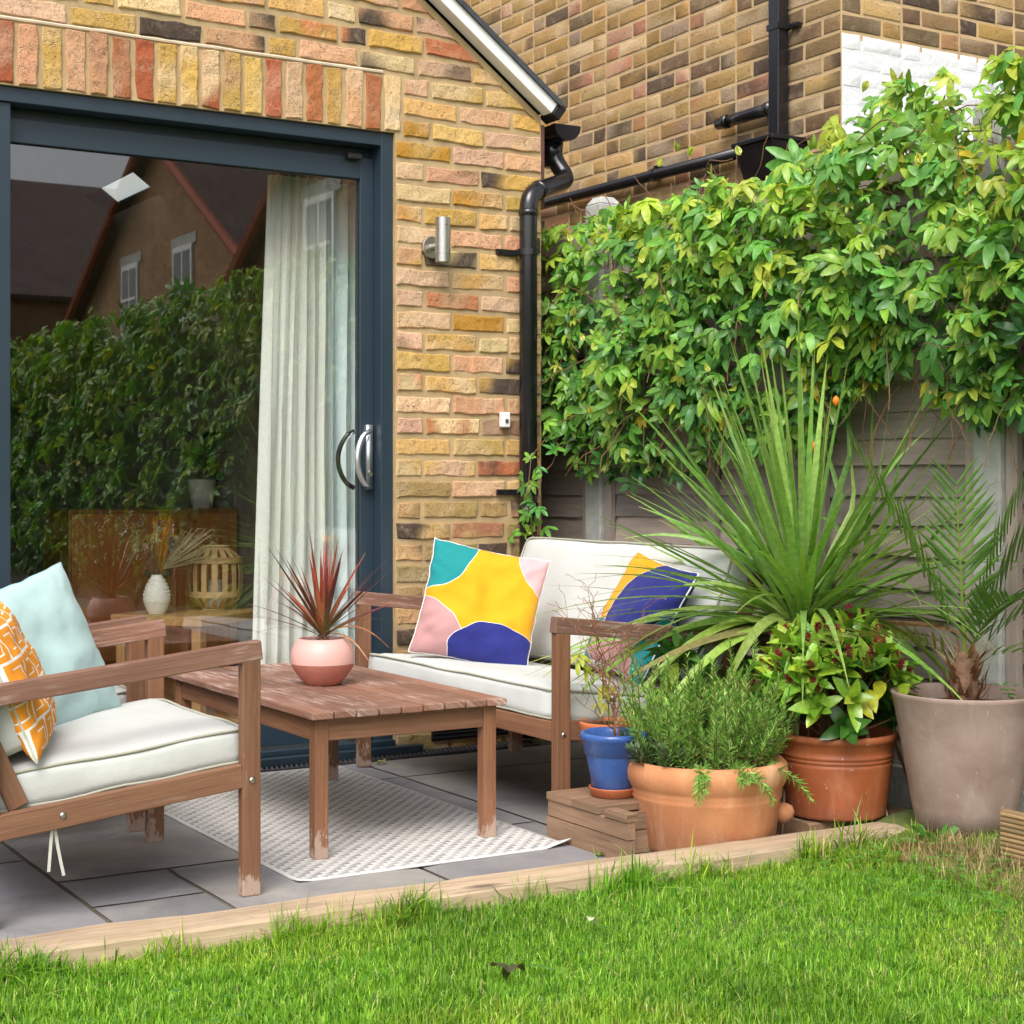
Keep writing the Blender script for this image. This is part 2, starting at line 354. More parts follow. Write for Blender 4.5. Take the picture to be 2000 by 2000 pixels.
def brick(B, O, U, N, u0, u1, z0, z1, tab, nx=9, nz=4, proud=.006, jit=.0035, amp=.004, clip=None, col=None, vert=False, mi=0):
    c1 = col or pick(tab); c2 = pick(tab) if random.random() < .45 else lerp(c1, (.80, .62, .42), random.uniform(0, .6))
    if col: c2 = col
    if random.random() < .1 and not col: c2 = (.09, .065, .05)
    e = .0035; L = u1-u0; H = z1-z0; sd = Vector((random.random()*99, random.random()*99, random.random()*99))
    if nz < 6: nz = 6
    e2 = .0065; nx = max(nx, 6)
    us = [0, e/L, e2/L]+[e2/L+(1-2*e2/L)*i/(nx-4) for i in range(1, nx-4)]+[1-e2/L, 1-e/L, 1]
    zs = [0, e/H, e2/H]+[e2/H+(1-2*e2/H)*i/(nz-4) for i in range(1, nz-4)]+[1-e2/H, 1-e/H, 1]
    vs = []; cs = []; tl = random.uniform(-.002, .002); pr = proud+random.uniform(-.3, .5)*proud
    for j, zt in enumerate(zs):
        for i, ut in enumerate(us):
            bd = i in (0, nx) or j in (0, nz)
            q = sd+Vector((ut*L*18, 0, zt*H*18))
            du = mn.noise(q)*jit*2*(abs(ut-.5)*2)**2; dz = mn.noise(q+Vector((7, 3, 1)))*jit*1.8*(abs(zt-.5)*2)**2
            a = u0+ut*L+du; z = z0+zt*H+dz+tl*(ut-.5)*2
            dp = pr+mn.noise(q*1.7)*amp
            if (i in (1, nx-1) or j in (1, nz-1)): dp -= (.0009+max(0, mn.noise(q*.8+Vector((5, 5, 5))))*.009)*proud/.006
            if bd: dp = -.004
            p = O+U*a+N*dp; vs.append((p.x, p.y, z))
            t = min(1, max(0, mn.noise(q*.45+Vector((9, 0, 9)))*2.2+.25)); cs.append(lerp(c1, c2, t))
    if clip:
        vs = [clip(p) for p in vs]
        if max(v[2] for v in vs)-min(v[2] for v in vs) < .012: return
    fs = []
    for j in range(nz):
        for i in range(nx):
            a = j*(nx+1)+i; fs.append((a, a+1, a+nx+2, a+nx+1))
    if U.cross(Vector((0, 0, 1))).dot(N) < 0: fs = [f[::-1] for f in fs]
    B.add(vs, fs, None, cs, mi)

X, Y, Z = Vector((1, 0, 0)), Vector((0, 1, 0)), Vector((0, 0, 1))
# ---- ground
g = MB(); n = 24
g.add([(-60, -60, -.07), (80, -60, -.07), (80, 90, -.07), (-60, 90, -.07)], [(0, 1, 2, 3)])
m, nt, N_, L_, b = newmat('lawn_soil'); v = coord(nt)
c = mixc(nt, ramp(nt, noi(nt, v, 40, 5), .3, .7), (.07, .10, .025), (.13, .17, .04)); c = mixc(nt, ramp(nt, noi(nt, v, 1.5, 4), .4, .7), c, (.07, .10, .025))
L_.new(c, b.inputs['Base Color']); b.inputs['Roughness'].default_value = .95; M['ground'] = m
tag(g.build('ground', M['ground']), None, None, kind='structure')
lw = MB(); nx, ny = 60, 50
def lawn_z(x, y): return -.002+.010*mn.noise(Vector((x*1.3, y*1.3, 0)))+.07*max(0, min(1, (x-2.75)/.5))*max(0, min(1, (y-1.9)/.8))
vs = [(-1.5+5*i/nx, -1.5+4.75*j/ny, lawn_z(-1.5+5*i/nx, -1.5+4.75*j/ny)) for j in range(ny+1) for i in range(nx+1)]
lw.add(vs, [(j*(nx+1)+i, j*(nx+1)+i+1, (j+1)*(nx+1)+i+1, (j+1)*(nx+1)+i) for j in range(ny) for i in range(nx)])
tag(lw.build('lawn_ground', M['ground'], smooth=True), None, None, kind='structure')

# ---- patio
pt = MB()
SL = [(.25,1.11,3.24,4.2),(-.5,.25,3.24,3.9),(-.5,.25,3.9,5.06),(.25,1.11,4.2,5.06),(1.11,1.385,3.24,3.655),(1.11,1.385,3.655,3.93),(1.385,1.925,3.24,3.93),
      (1.925,2.47,3.24,3.93),(1.11,1.67,3.93,4.75),(1.67,2.47,3.93,4.75),(1.11,1.9,4.75,5.06),(1.9,2.47,4.75,5.06),(2.47,3.44,3.24,3.75),(2.47,3.44,3.75,4.75),(2.47,3.44,4.75,5.06),
      (-1.4,-.5,3.24,4.2),(-1.4,-.5,4.2,5.06)]
for x0, x1, y0, y1 in SL:
    k = random.uniform(.82, 1.15); t = random.random()
    c = lerp((.255*k, .252*k, .270*k), (.315*k, .300*k, .285*k), t); h = .006; nn = 10; mm = 10
    vs = []; cs = []
    for j in range(mm+1):
        for i in range(nn+1):
            x = x0+h+(x1-x0-2*h)*i/nn; y = y0+h+(y1-y0-2*h)*j/mm
            e = i in (0, nn) or j in (0, mm)
            x += .003*mn.noise(Vector((x*9, y*9, 1)))*e; y += .003*mn.noise(Vector((x*9, y*9, 5)))*e
            vs.append((x, y, -.004*e+.0015*mn.noise(Vector((x*6, y*6, k))))); cs.append(c)
    pt.add(vs, [(j*(nn+1)+i, j*(nn+1)+i+1, (j+1)*(nn+1)+i+1, (j+1)*(nn+1)+i) for j in range(mm) for i in range(nn)], None, cs)
m, nt, N_, L_, b = newmat('grey_sandstone'); v = coord(nt); a = attr(nt)
c = mixc(nt, ramp(nt, noi(nt, v, 3.5, 6, .6, .6), .35, .65), mixc(nt, 1, a, (.80, .82, .90), 'MULTIPLY'), mixc(nt, 1, a, (1.2, 1.17, 1.12), 'MULTIPLY'))
c = mixc(nt, mth(nt, 'MULTIPLY', ramp(nt, noi(nt, v, 22, 5, .7), .58, .7), .45), c, (.27, .25, .22))
c = mixc(nt, mth(nt, 'MULTIPLY', ramp(nt, noi(nt, v, 2.3, 6, .65, .8), .5, .68), .45), c, (.10, .095, .095))
c = mixc(nt, mth(nt, 'MULTIPLY', ramp(nt, noi(nt, v, 120, 3, .7), .60, .72), .35), c, (.42, .40, .38))
L_.new(c, b.inputs['Base Color']); b.inputs['Roughness'].default_value = .62
bump(nt, b, mth(nt, 'ADD', noi(nt, v, 30, 5), mth(nt, 'MULTIPLY', noi(nt, v, 5, 3), 2)), .003, .6); M['slab'] = m
tag(pt.build('patio', M['slab'], smooth=True), None, None, kind='structure')
jb = MB(); jb.box((-1.4, 3.24, -.06), (3.44, 5.17, -.0075)); M['joint'] = mortar('slab_joint', (.15, .13, .105))
tag(jb.build('patio_joints', M['joint']), None, None, kind='structure')

# ---- drain channel
t = thing('drain_channel', 'dark slotted drain channel running along the foot of the sliding door', 'drain', (0, 0, 0))
d = MB(); d.box((-1.2, 5.065, -.007), (3.2, 5.155, -.004)); d.build('channel', M['rubber'], t)
d = MB(); x = -1.2
while x < 3.2:
    Mx = Matrix.Translation((x, 5.11, 0)) @ Matrix.Rotation(R(-20), 4, 'Z'); d.box((-.004, -.043, -.004), (.004, .043, .002), Mx); x += .018
d.box((-1.2, 5.062, -.004), (3.2, 5.068, .003)); d.box((-1.2, 5.150, -.004), (3.2, 5.157, .003)); d.build('grating', M['iron'], t)

# ---- brick extension
HX = (2.81, 3.0); HY = (8.50, 9.35)
FY = 5.17; DX0, DX1, DZ = -.85, 2.66, 2.192; CX = 3.27; TAN = .737; RX = .9
def roofz(x): return 2.315+TAN*(CX-x) if x > RX else 2.315+TAN*(x-(2*RX-CX))
LX = 2*RX-CX
house = thing('brick_extension', 'reclaimed yellow and pink brick house extension with gable roof and sliding glass door', 'house', (0, 0, 0))
w = MB(); o = w
def prism(B, poly, y0, y1, **k):
    n = len(poly); vs = [(x, y0, z) for x, z in poly]+[(x, y1, z) for x, z in poly]
    fs = [tuple(range(n)), tuple(range(2*n-1, n-1, -1))]+[(i, n+i, n+(i+1) % n, (i+1) % n) for i in range(n)]
    B.add(vs, fs, None, **k)
prism(w, [(DX1, -.05), (CX, -.05), (CX, 2.315), (RX, roofz(RX)), (LX, 2.315), (LX, -.05), (DX0, -.05), (DX0, DZ), (DX1, DZ)], FY, 5.42)
w.box((CX-.25, 5.42, -.05), (CX, 12, 2.31)); w.box((LX, 5.42, -.05), (LX+.25, 12, 2.31)); w.box((LX+.25, 11.75, -.05), (CX-.25, 12, 3.2))
w.build('wall', M['mortar'], house)
bk = MB(); random.seed(21)
def clip_gable(p):
    zz = roofz(p[0])-.035
    return (p[0], p[1], min(p[2], zz)) if p[2] > zz else p
def course(B, z0, xa, xb, odd, tab=EXT, left=False):
    """bricks laid from xa to xb with ragged flemish-ish bond"""
    x = xa; i = 0
    seq = (['h', 's', 's', 'h', 's'] if odd else ['s', 's', 'h', 's', 's'])
    while x < xb-.03:
        L = .102 if seq[i % 5] == 'h' else .215
        L += random.uniform(-.006, .006)
        if x+L > xb-.05: L = xb-x
        if L > .26: L = .12
        brick(B, Vector((0, FY, 0)), X, -Y, x, x+L, z0+.004, z0+.064+random.uniform(-.003, .003), tab, nx=14 if L > .15 else 9, clip=clip_gable if z0 > 2.1 else None)
        x += L+.012+random.uniform(-.002, .002); i += 1
SOLX = 2.682
DARK = [((.64,.42,.19),3),((.60,.36,.2),2),((.10,.07,.05),3),((.42,.2,.11),2),((.34,.24,.10),4),((.5,.33,.13),3)]
for r in range(0, 56):
    z = -.004+r*.0752
    tab = EXT if z > .95 else DARK
    if z < DZ-.05:
        course(bk, z, DX1+.004, CX-.002, r % 2, tab)
        course(bk, z, LX, DX0-.004, r % 2, tab)
    elif z < DZ+.195:
        course(bk, z, SOLX+.012, CX-.002, r % 2)
        course(bk, z, LX, DX0-.1, r % 2)
    else:
        xr = min(CX, CX-(z+.064-2.315)/TAN+.06) if z > 2.2 else CX; xl = LX+(CX-xr)
        # start at the right-hand rake so pieces are cut by the clip
        if xr-xl > .2: course(bk, z, xl+(.06 if r % 2 else 0), xr, r % 2)
# side wall bricks (right face, in the gap towards the fence)
for r in range(0, 31):
    z = -.03+r*.0752; y = FY+(.0 if r % 2 else .11)
    while y < 8.8:
        brick(bk, Vector((CX, 0, 0)), Y, X, y+.002, y+.21, z+.004, z+.066, EXT, nx=5, nz=4); y += .225
bk.build('brick_facing', M['brick'], house, smooth=False)
sb = MB(); x = SOLX-.0645; random.seed(5)
while x > LX+.3:
    c = None
    brick(sb, Vector((0, FY, 0)), X, -Y, x, x+.063+random.uniform(-.002, .002), DZ+.002, DZ+.200+random.uniform(-.004, .004), SOL, nx=7, nz=14, proud=.007)
    x -= .0752
sb.build('soldier_course', M['brick'], house, smooth=False)
sc = MB(); pts = [(LX+.3+i*.09, FY-.0015, DZ+.207+.003*mn.noise(Vector((i*.7, 0, 0)))) for i in range(int((SOLX-LX-.3)/.09)+1)]
sc.tube(pts, .0058, 6); sc.build('mortar_line', mortar('white_mortar', (.72, .60, .46)), house)
# roof
rf = MB()
for s in (1, -1):
    ex = CX+.045 if s > 0 else LX-.045; ez = 2.335+.045-.045*TAN
    a = math.atan(TAN)
    vs = []
    for y in (FY-.075, 12.05):
        vs += [(ex, y, ez), (RX, y, ez+TAN*abs(RX-ex)), (RX, y, ez+TAN*abs(RX-ex)+.022), (ex, y, ez+.022)]
    fs = [(0, 1, 2, 3), (7, 6, 5, 4), (0, 4, 5, 1), (2, 6, 7, 3), (3, 7, 4, 0), (1, 5, 6, 2)]
    if s > 0:
        # leave the rooflight opening: split the lower and upper skins into strips round the hole
        hx0, hx1, hy0, hy1 = *HX, *HY
        def slab(xa, xb, ya, yb):
            za = lambda x: ez+TAN*(ex-x)
            q = []
            for y in (ya, yb): q += [(xb, y, za(xb)), (xa, y, za(xa)), (xa, y, za(xa)+.022), (xb, y, za(xb)+.022)]
            rf.add(q, fs)
        slab(RX, ex, FY-.075, hy0); slab(RX, ex, hy1, 12.05); slab(RX, hx0, hy0, hy1); slab(hx1, ex, hy0, hy1)
    else: rf.add(vs, fs)
roof = rf.build('roof', M['slate'], house)
za = lambda x: 2.335+.045-.045*TAN+TAN*(CX+.045-x)
rl = MB(); rl.add([(hx0, hy0, za(hx0)+.01), (hx1, hy0, za(hx1)+.01), (hx1, hy1, za(hx1)+.01), (hx0, hy1, za(hx0)+.01)], [(0, 1, 2, 3)])
m, nt, N_, L_, b = newmat('frosted_rooflight'); N_.remove(b); tr = nt.nodes.new('ShaderNodeBsdfTranslucent'); tr.inputs[0].default_value = (.55, .62, .64, 1)
L_.new(tr.outputs[0], nt.nodes['Material Output'].inputs[0]); rl.build('rooflight', m, roof)
# bargeboard
bb = MB(); a = math.atan(TAN)
for s in (1, -1):
    Mr = Matrix.Translation((CX+.008 if s > 0 else LX-.008, 0, 2.322)) @ Matrix.Rotation(a if s > 0 else math.pi-a, 4, 'Y')
    L = (CX-RX)/math.cos(a)+.03
    if s > 0: bb.box((-L, FY-.062, 0), (0, FY-.001, .052), Mr)
    else: bb.box((-L, FY-.062, -.052), (0, FY-.001, 0), Mr)
bb.build('bargeboard', M['white'], house, bevel=.003)
ec = MB(); Mr = Matrix.Translation((CX+.008, 0, 2.322)) @ Matrix.Rotation(a, 4, 'Y')
ec.box((.002, FY-.066, .0), (.040, FY+.03, .056), Mr); ec.build('eaves_end_cap', M['blackpipe'], house, bevel=.004)
fp = MB(); fp.box((CX+.001, FY+.005, 1.98), (CX+.018, FY+.09, 2.29)); fp.build('downpipe_backboard', plain('brown_board', (.12, .05, .035), .6, var=.3), house)
# interior shell
inn = MB(); y0, y1 = 5.43, 11.74
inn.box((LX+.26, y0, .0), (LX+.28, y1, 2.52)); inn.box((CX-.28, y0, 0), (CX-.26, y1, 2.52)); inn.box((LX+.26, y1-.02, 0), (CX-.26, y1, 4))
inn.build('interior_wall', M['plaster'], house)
cl_ = MB()
def inn_z(x): return roofz(x)-.05
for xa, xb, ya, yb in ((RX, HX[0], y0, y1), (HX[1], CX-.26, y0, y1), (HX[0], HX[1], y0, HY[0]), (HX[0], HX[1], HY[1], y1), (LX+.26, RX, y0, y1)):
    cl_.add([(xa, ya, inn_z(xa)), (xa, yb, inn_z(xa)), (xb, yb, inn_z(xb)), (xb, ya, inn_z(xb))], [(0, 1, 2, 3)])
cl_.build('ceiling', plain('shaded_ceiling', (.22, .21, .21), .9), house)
fl = MB()
for i in range(44):
    xx = LX+.28+i*.1
    if xx < CX-.36: fl.box((xx, 5.2, .0), (xx+.097, y1-.03, .03))
fl.build('interior_floor', M['oak'], house)
# door frame
dfm = MB(); yf = FY+.015
dfm.box((DX1-.048, yf, .0), (DX1-.002, yf+.14, DZ-.001)); dfm.box((DX0+.002, yf, .0), (DX0+.048, yf+.14, DZ-.001))
dfm.box((DX0+.048, yf+.0005, DZ-.048), (DX1-.048, yf+.14, DZ-.002)); 
dfm.box((DX0+.048, yf+.09, DZ-.088), (DX1-.048, yf+.13, DZ-.048))
dfm.box((1.245, yf+.012, .045), (1.325, yf+.13, DZ-.0485))
dfm.build('door_frame', M['frame'], house, bevel=.002)
th = MB(); th.box((DX0+.05, FY-.045, .0), (DX1+.09, yf+.0, .028)); th.box((DX0+.048, yf+.001, .0), (DX1-.048, yf+.13, .040))
th.box((DX0+.05, FY-.012, .028), (DX1-.005, yf-.0005, .048))
th.build('threshold', M['frame'], house, bevel=.003)
def panel(x0, x1, yy, name):
    p = MB(); z0, z1 = .046, DZ-.085; sw = .052
    p.box((x0, yy, z0), (x0+sw, yy+.045, z1)); p.box((x1-sw, yy, z0), (x1, yy+.045, z1))
    p.box((x0+sw, yy+.0006, z1-.076), (x1-sw, yy+.0444, z1)); p.box((x0+sw, yy+.0006, z0), (x1-sw, yy+.0444, z0+.085))
    pn = p.build(name, M['frame'], house, bevel=.002)
    q = MB(); q.box((x0+sw-.005, yy+.018, z0+.08), (x1-sw+.005, yy+.019, z1-.07))
    q = MB(); q.add([(x0+sw-.004, yy+.018, z0+.08), (x1-sw+.004, yy+.018, z0+.08), (x1-sw+.004, yy+.018, z1-.07), (x0+sw-.004, yy+.018, z1-.07)], [(0, 1, 2, 3)])
    q.build('glass_pane', M['glass'], pn)
    k = MB(); e = .004
    for (a_, b_) in (((x0+sw, z0+.085), (x1-sw, z0+.085)), ((x0+sw, z1-.076), (x1-sw, z1-.076)), ((x1-sw, z0+.085), (x1-sw, z1-.076)), ((x0+sw, z0+.085), (x0+sw, z1-.076))):
        k.tube([(a_[0], yy+.014, a_[1]), (b_[0], yy+.014, b_[1])], .0035, 4)
    k.build('glazing_gasket', M['rubber'], pn); return pn
sp = panel(1.28, 2.612, FY+.075, 'sliding_door'); fx = panel(-.80, 1.26, FY+.05, 'fixed_door')
hb = MB(); hx = 2.590
hb.box((hx-.011, FY+.062, .93), (hx+.013, FY+.0745, 1.16))
hp = []
for i in range(15):
    tt = i/14; a = math.pi*tt; hp.append((hx-.002-.058*math.sin(a)**.55, FY+.048-.012*math.sin(a), .935+.205*tt))
hb.tube(hp, [.0085+.002*math.sin(math.pi*i/14) for i in range(15)], 10); 
hb.build('handle', M['chrome'], sp, smooth=True)
kh = MB(); kh.tube([(hx+.001, FY+.064, .985), (hx+.001, FY+.055, .985)], .009, 12); kh.build('keyhole', M['steel'], sp)
hb2 = MB(); hb2.tube([(p[0]-.01, 2*(FY+.095)-p[1]+.02, p[2]) for p in hp], .009, 8); hb2.build('inside_handle', M['blackpipe'], sp, smooth=True)
dl = MB(); dl.box((2.50, FY+.045, DZ-.098), (2.555, FY+.074, DZ-.078)); dl.build('door_restrictor', M['rubber'], house, bevel=.004)
vg = MB()
vg.box((2.80, FY-.012, .03), (3.18, FY-.0095, .20))
for i in range(11): vg.box((2.805, FY-.022, .04+i*.0145), (3.175, FY-.012, .046+i*.0145))
vg.build('vent_grille', M['rubber'], house)

# ---- curtain
def clothmat():
    m, nt, N, L, b = newmat('linen_curtain'); v = coord(nt)
    f = noi(nt, mapv(nt, v, (180, 180, 6)), 1, 3); f2 = noi(nt, mapv(nt, v, (10, 10, 200)), 1, 3)
    c = mixc(nt, mth(nt, 'MULTIPLY', mth(nt, 'ADD', f, f2), .5), (.82, .82, .76), (.93, .93, .89)); L.new(c, b.inputs['Base Color']); b.inputs['Roughness'].default_value = .9
    tr = nt.nodes.new('ShaderNodeBsdfTranslucent'); L.new(c, tr.inputs[0]); mx = nt.nodes.new('ShaderNodeMixShader'); mx.inputs[0].default_value = .12
    L.new(b.outputs[0], mx.inputs[1]); L.new(tr.outputs[0], mx.inputs[2]); L.new(mx.outputs[0], nt.nodes['Material Output'].inputs[0]); return m
M['curtain'] = clothmat()
def curtain(xa, xb, xa2, xb2, yc, z0, z1, folds, seed, name, label):
    c = MB(); nx, nz = 150, 40; vs = []
    for j in range(nz+1):
        t = j/nz; z = z1+(z0-z1)*t
        for i in range(nx+1):
            s = i/nx; x = (xa*(1-t)+xa2*t)+((xb-xa)*(1-t)+(xb2-xa2)*t)*s
            ph = s*folds*2*math.pi+mn.noise(Vector((s*5, t*1.2, seed)))*2.2
            am = .030+.012*mn.noise(Vector((s*4, t*2, seed+3)))
            x += .010*math.sin(ph*2+1)
            y = yc+am*math.sin(ph)+.010*mn.noise(Vector((s*20, t*3, seed+8)))
            vs.append((x, y, z))
    c.add(vs, [(j*(nx+1)+i, (j+1)*(nx+1)+i, (j+1)*(nx+1)+i+1, j*(nx+1)+i+1) for j in range(nz) for i in range(nx)])
    return tag(c.build(name, M['curtain'], smooth=True), label, 'curtain')
curtain(2.315, 2.53, 2.245, 2.53, 5.47, .06, 2.06, 6, 3, 'curtain', 'cream linen curtain hanging in loose folds behind the glass of the sliding door')
curtain(2.53, 2.69, 2.53, 2.69, 5.50, .06, 2.06, 3, 9, 'curtain', 'narrow blue-white curtain edge hanging right beside the door stile behind the glass').data.materials[0] = fabric('pale_blue_curtain', (.74, .83, .84), .04)

# ---- neighbour house
NX, NY = 4.56, 4.95
nb = thing('brick_house', 'tall old yellow stock brick neighbouring house with a white painted patch behind the fence', 'house', (0, 0, 0))
w = MB(); HZ = 5.6
w.box((NX, NY, -.05), (11, 16, HZ)); wl = w.build('wall', M['mortar_pale'], nb)
b2 = MB(); random.seed(33)
for r in range(0, 74):
    z = -.02+r*.0755
    if z < .6: continue
    y = NY+.002; i = 0
    dark = False
    while y < 14.5:
        L = .213 if (i+r) % 2 == 0 else .102
        if i == 0: L = .102 if r % 2 else .213
        tab = FARD if (y < NY+.5 and random.random() < .75) else FAR
        brick(b2, Vector((NX, 0, 0)), Y, -X, y, y+L, z+.004, z+.0705, tab, nx=6 if L > .15 else 4, nz=4, proud=.003, jit=.002, amp=.0012)
        y += L+.009; i += 1
    x = NX+.002; i = 0
    while x < 10.9:
        L = .213 if (i+r) % 2 == 1 else .102
        white = 1 if z < 2.72 else 0
        brick(b2, Vector((0, NY, 0)), X, -Y, x, x+L, z+.004, z+.0705, FARD if random.random() < .7 else FAR, nx=6 if L > .15 else 4, nz=4, proud=.003, jit=.002, amp=.0012, mi=white,
              col=(.9, .9, .9) if white else None)
        x += L+.009; i += 1
b2.build('brick_facing', [M['brick_far'], M['whitebrick']], nb, smooth=True)
wp = MB(); wp.box((NX+.002, NY-.0025, .5), (10.95, NY-.0006, 2.745)); wp.build('painted_patch', M['whitebrick'], nb)
rr = MB(); prism(rr, [(NX-.3, HZ), (11.3, HZ), (7.8, HZ+2.6)], NY-.3, 16.3); rr.build('roof', M['slate'], nb)

# ---- pipes
def clipring(B, p, ax, r): B.tube([Vector(p)-Vector(ax)*.012, Vector(p)+Vector(ax)*.012], r, 20)
dp = thing('drainpipe', 'round black plastic downpipe with a bent top at the corner of the brick extension', 'drainpipe', (3.18, 5.115, 0))
def loc(pts, o): return [(p[0]-o[0], p[1]-o[1], p[2]-o[2]) for p in pts]
def smoothpath(pts, r=.05, n=5):
    out = [Vector(pts[0])]
    for i in range(1, len(pts)-1):
        a, b, c = map(Vector, pts[i-1:i+2]); d1 = (a-b); d2 = (c-b); q = min(r, d1.length*.45, d2.length*.45)
        p1 = b+d1.normalized()*q; p2 = b+d2.normalized()*q
        for k in range(n+1): t = k/n; out.append(p1*(1-t)**2+b*2*t*(1-t)+p2*t*t)
    out.append(Vector(pts[-1])); return out
O3 = (3.18, 5.115, 0); q = MB()
q.tube(loc(smoothpath([(3.18, 5.115, .02), (3.18, 5.115, 2.015), (3.425, 5.22, 2.105), (3.39, 5.27, 2.19), (3.385, 5.275, 2.29)], .06, 7), O3), .033, 24)
q.build('pipe', M['blackpipe'], dp, smooth=True)
q = MB()
clipring(q, (0, 0, 1.945), (0, 0, 1), .0365)
q.build('joint_collar', M['blackpipe'], dp, smooth=True); q = MB()
q.tube(loc([(3.235, 5.138, 2.035), (3.25, 5.144, 2.041)], O3), .0365, 24); q.build('joint_collar', M['blackpipe'], dp, smooth=True); q = MB(); q.tube(loc([(3.385, 5.275, 2.16), (3.385, 5.275, 2.24)], O3), .038, 24)
q.build('joint_collar', M['blackpipe'], dp, smooth=True); q = MB(); q.tube(loc([(3.18, 5.115, .80), (3.18, 5.115, .88)], O3), .0365, 24); q.build('joint_collar', M['blackpipe'], dp, smooth=True)
for z in (1.80, .92):
    q = MB(); clipring(q, (0, 0, z), (0, 0, 1), .038); q.box((-.11, .035, z-.010), (-.02, .050, z+.010)); q.box((-.04, .0, z-.010), (-.03, .05, z+.010)); q.tube([(-.095, .036, z), (-.095, .03, z)], .006, 8); q.build('bracket', M['blackpipe'], dp)
gt = thing('gutter', 'black half round gutter end sticking out past the brick extension eaves', 'gutter', (3.385, 5.17, 2.2))
q = MB(); ns = 14; vs = []
for (rr_, ) in ((.056,), (.051,)):
    for y in (0, 6.6):
        for i in range(ns+1): a = math.pi+math.pi*i/ns; vs.append((rr_*math.cos(a), y, .10+rr_*1.0*math.sin(a)))
k = ns+1; fs = [(i, i+1, k+i+1, k+i) for i in range(ns)]+[(2*k+i+1, 2*k+i, 3*k+i, 3*k+i+1) for i in range(ns)]
fs += [(i, 2*k+i, 2*k+i+1, i+1) for i in range(ns)]+[(0, k, 3*k, 2*k), (ns, 2*k+ns, 3*k+ns, k+ns)]
q.add(vs, fs); q.build('trough', M['blackpipe'], gt)
q = MB(); vs = [(0, 0, .1)]
q.add([(.059*math.cos(math.pi+math.pi*i/20), y, .101+.059*math.sin(math.pi+math.pi*i/20)) for y in (-.006, .02) for i in range(21)],
      [tuple(range(21))[::-1], tuple(range(21, 42))]+[(i, i+1, 22+i, 21+i) for i in range(20)]+[(20, 0, 21, 41)]); q.build('stop_end', M['blackpipe'], gt)
q = MB(); q.tube([(0, .105, .05), (0, .105, -.02)], [.045, .037], 24); q.build('outlet', M['blackpipe'], gt, smooth=True)

nd_ = thing('drainpipe', 'square black downpipe fixed to the neighbouring brick wall above the hopper', 'drainpipe', (NX-.055, 5.27, 2.38))
q = MB(); q.box((-.031, -.031, 0), (.031, .031, 3.2)); q.build('pipe', M['blackpipe'], nd_, bevel=.006)
for z in (.46, 1.9):
    q = MB(); q.box((-.035, -.036, z), (.035, .036, z+.025)); q.box((.02, -.09, z+.004), (.05, -.03, z+.02)); q.tube([(.035, -.075, z+.012), (.015, -.075, z+.012)], .008, 8); q.build('bracket', M['blackpipe'], nd_)
q = MB(); q.tube([(.0, .03, .145), (.0, .40, .145)], .026, 16); q.tube([(0, .04, .145), (0, .075, .145)], .031, 16); q.tube([(0, .33, .145), (0, .36, .145)], .030, 16)
q.build('branch_stub', M['blackpipe'], nd_, smooth=True)
hp_ = thing('hopper', 'black square rainwater hopper on the neighbouring wall just above the vine', 'hopper', (NX-.10, 5.27, 2.2))
q = MB()
def frust(B, c, a, b, z0, a2, b2, z1):
    vs = [(c[0]+sx*a, c[1]+sy*b, z0) for sx, sy in ((-1, -1), (1, -1), (1, 1), (-1, 1))]+[(c[0]+sx*a2, c[1]+sy*b2, z1) for sx, sy in ((-1, -1), (1, -1), (1, 1), (-1, 1))]
    B.add(vs, [(3, 2, 1, 0), (4, 5, 6, 7), (0, 1, 5, 4), (1, 2, 6, 5), (2, 3, 7, 6), (3, 0, 4, 7)])
frust(q, (0, 0), .055, .085, -.02, .095, .125, .155); q.box((-.102, -.132, .155), (.102, .132, .175)); q.build('bowl', M['blackpipe'], hp_, bevel=.004)
q = MB(); q.tube([(.04, 0, -.02), (.04, 0, -1.6)], .035, 16); q.build('lower_pipe', M['blackpipe'], hp_, smooth=True)
wp_ = thing('waste_pipe', 'long thin black waste pipe running level along the neighbouring wall into the hopper', 'pipe', (NX-.05, 5.38, 2.37))
q = MB(); q.tube([(0, 0, 0.005), (0, 3.2, .02)], .026, 16); q.build('pipe', M['blackpipe'], wp_, smooth=True)
for y in (.75, 2.1):
    q = MB(); q.tube([(0, y, .01), (0, y+.03, .01)], .032, 16); q.box((-.005, y, .03), (.04, y+.02, .05)); q.build('bracket', M['blackpipe'], wp_)

# ---- wall lamp, sensor
wl = thing('wall_lamp', 'brushed steel cylinder wall lamp on the brick pillar beside the door', 'lamp', (2.80, 5.16, 1.81))
q = MB(); q.tube([(0, -.012, -.015), (0, .002, -.015)], .040, 28); q.tube([(0, -.012, -.015), (0, -.06, -.015)], .012, 12); q.build('mount', M['steel'], wl, bevel=.002)
q = MB(); z0, z1 = -.077, .080
q.lathe([(0, z0+.012), (.021, z0+.012), (.0225, z0), (.0268, z0), (.0268, z0+.026), (.0255, z0+.0265), (.0255, z0+.0285), (.0268, z0+.029), (.0268, z1-.029), (.0255, z1-.0285), (.0255, z1-.0265), (.0268, z1-.026), (.0268, z1), (.0225, z1), (.021, z1-.012), (0, z1-.012)], 32, (0, -.085, 0))
q.build('cylinder', M['steel'], wl, bevel=0)
sn = thing('sensor_box', 'small white plastic box fixed to the brick beside the downpipe', 'sensor', (3.10, 5.16, 1.185))
q = MB(); q.box((-.016, -.025, -.028), (.016, .005, .028)); q.build('case', M['white'], sn, bevel=.004); q = MB(); q.box((-.006, -.028, -.012), (.006, -.0255, .002)); q.build('button', M['iron'], sn)

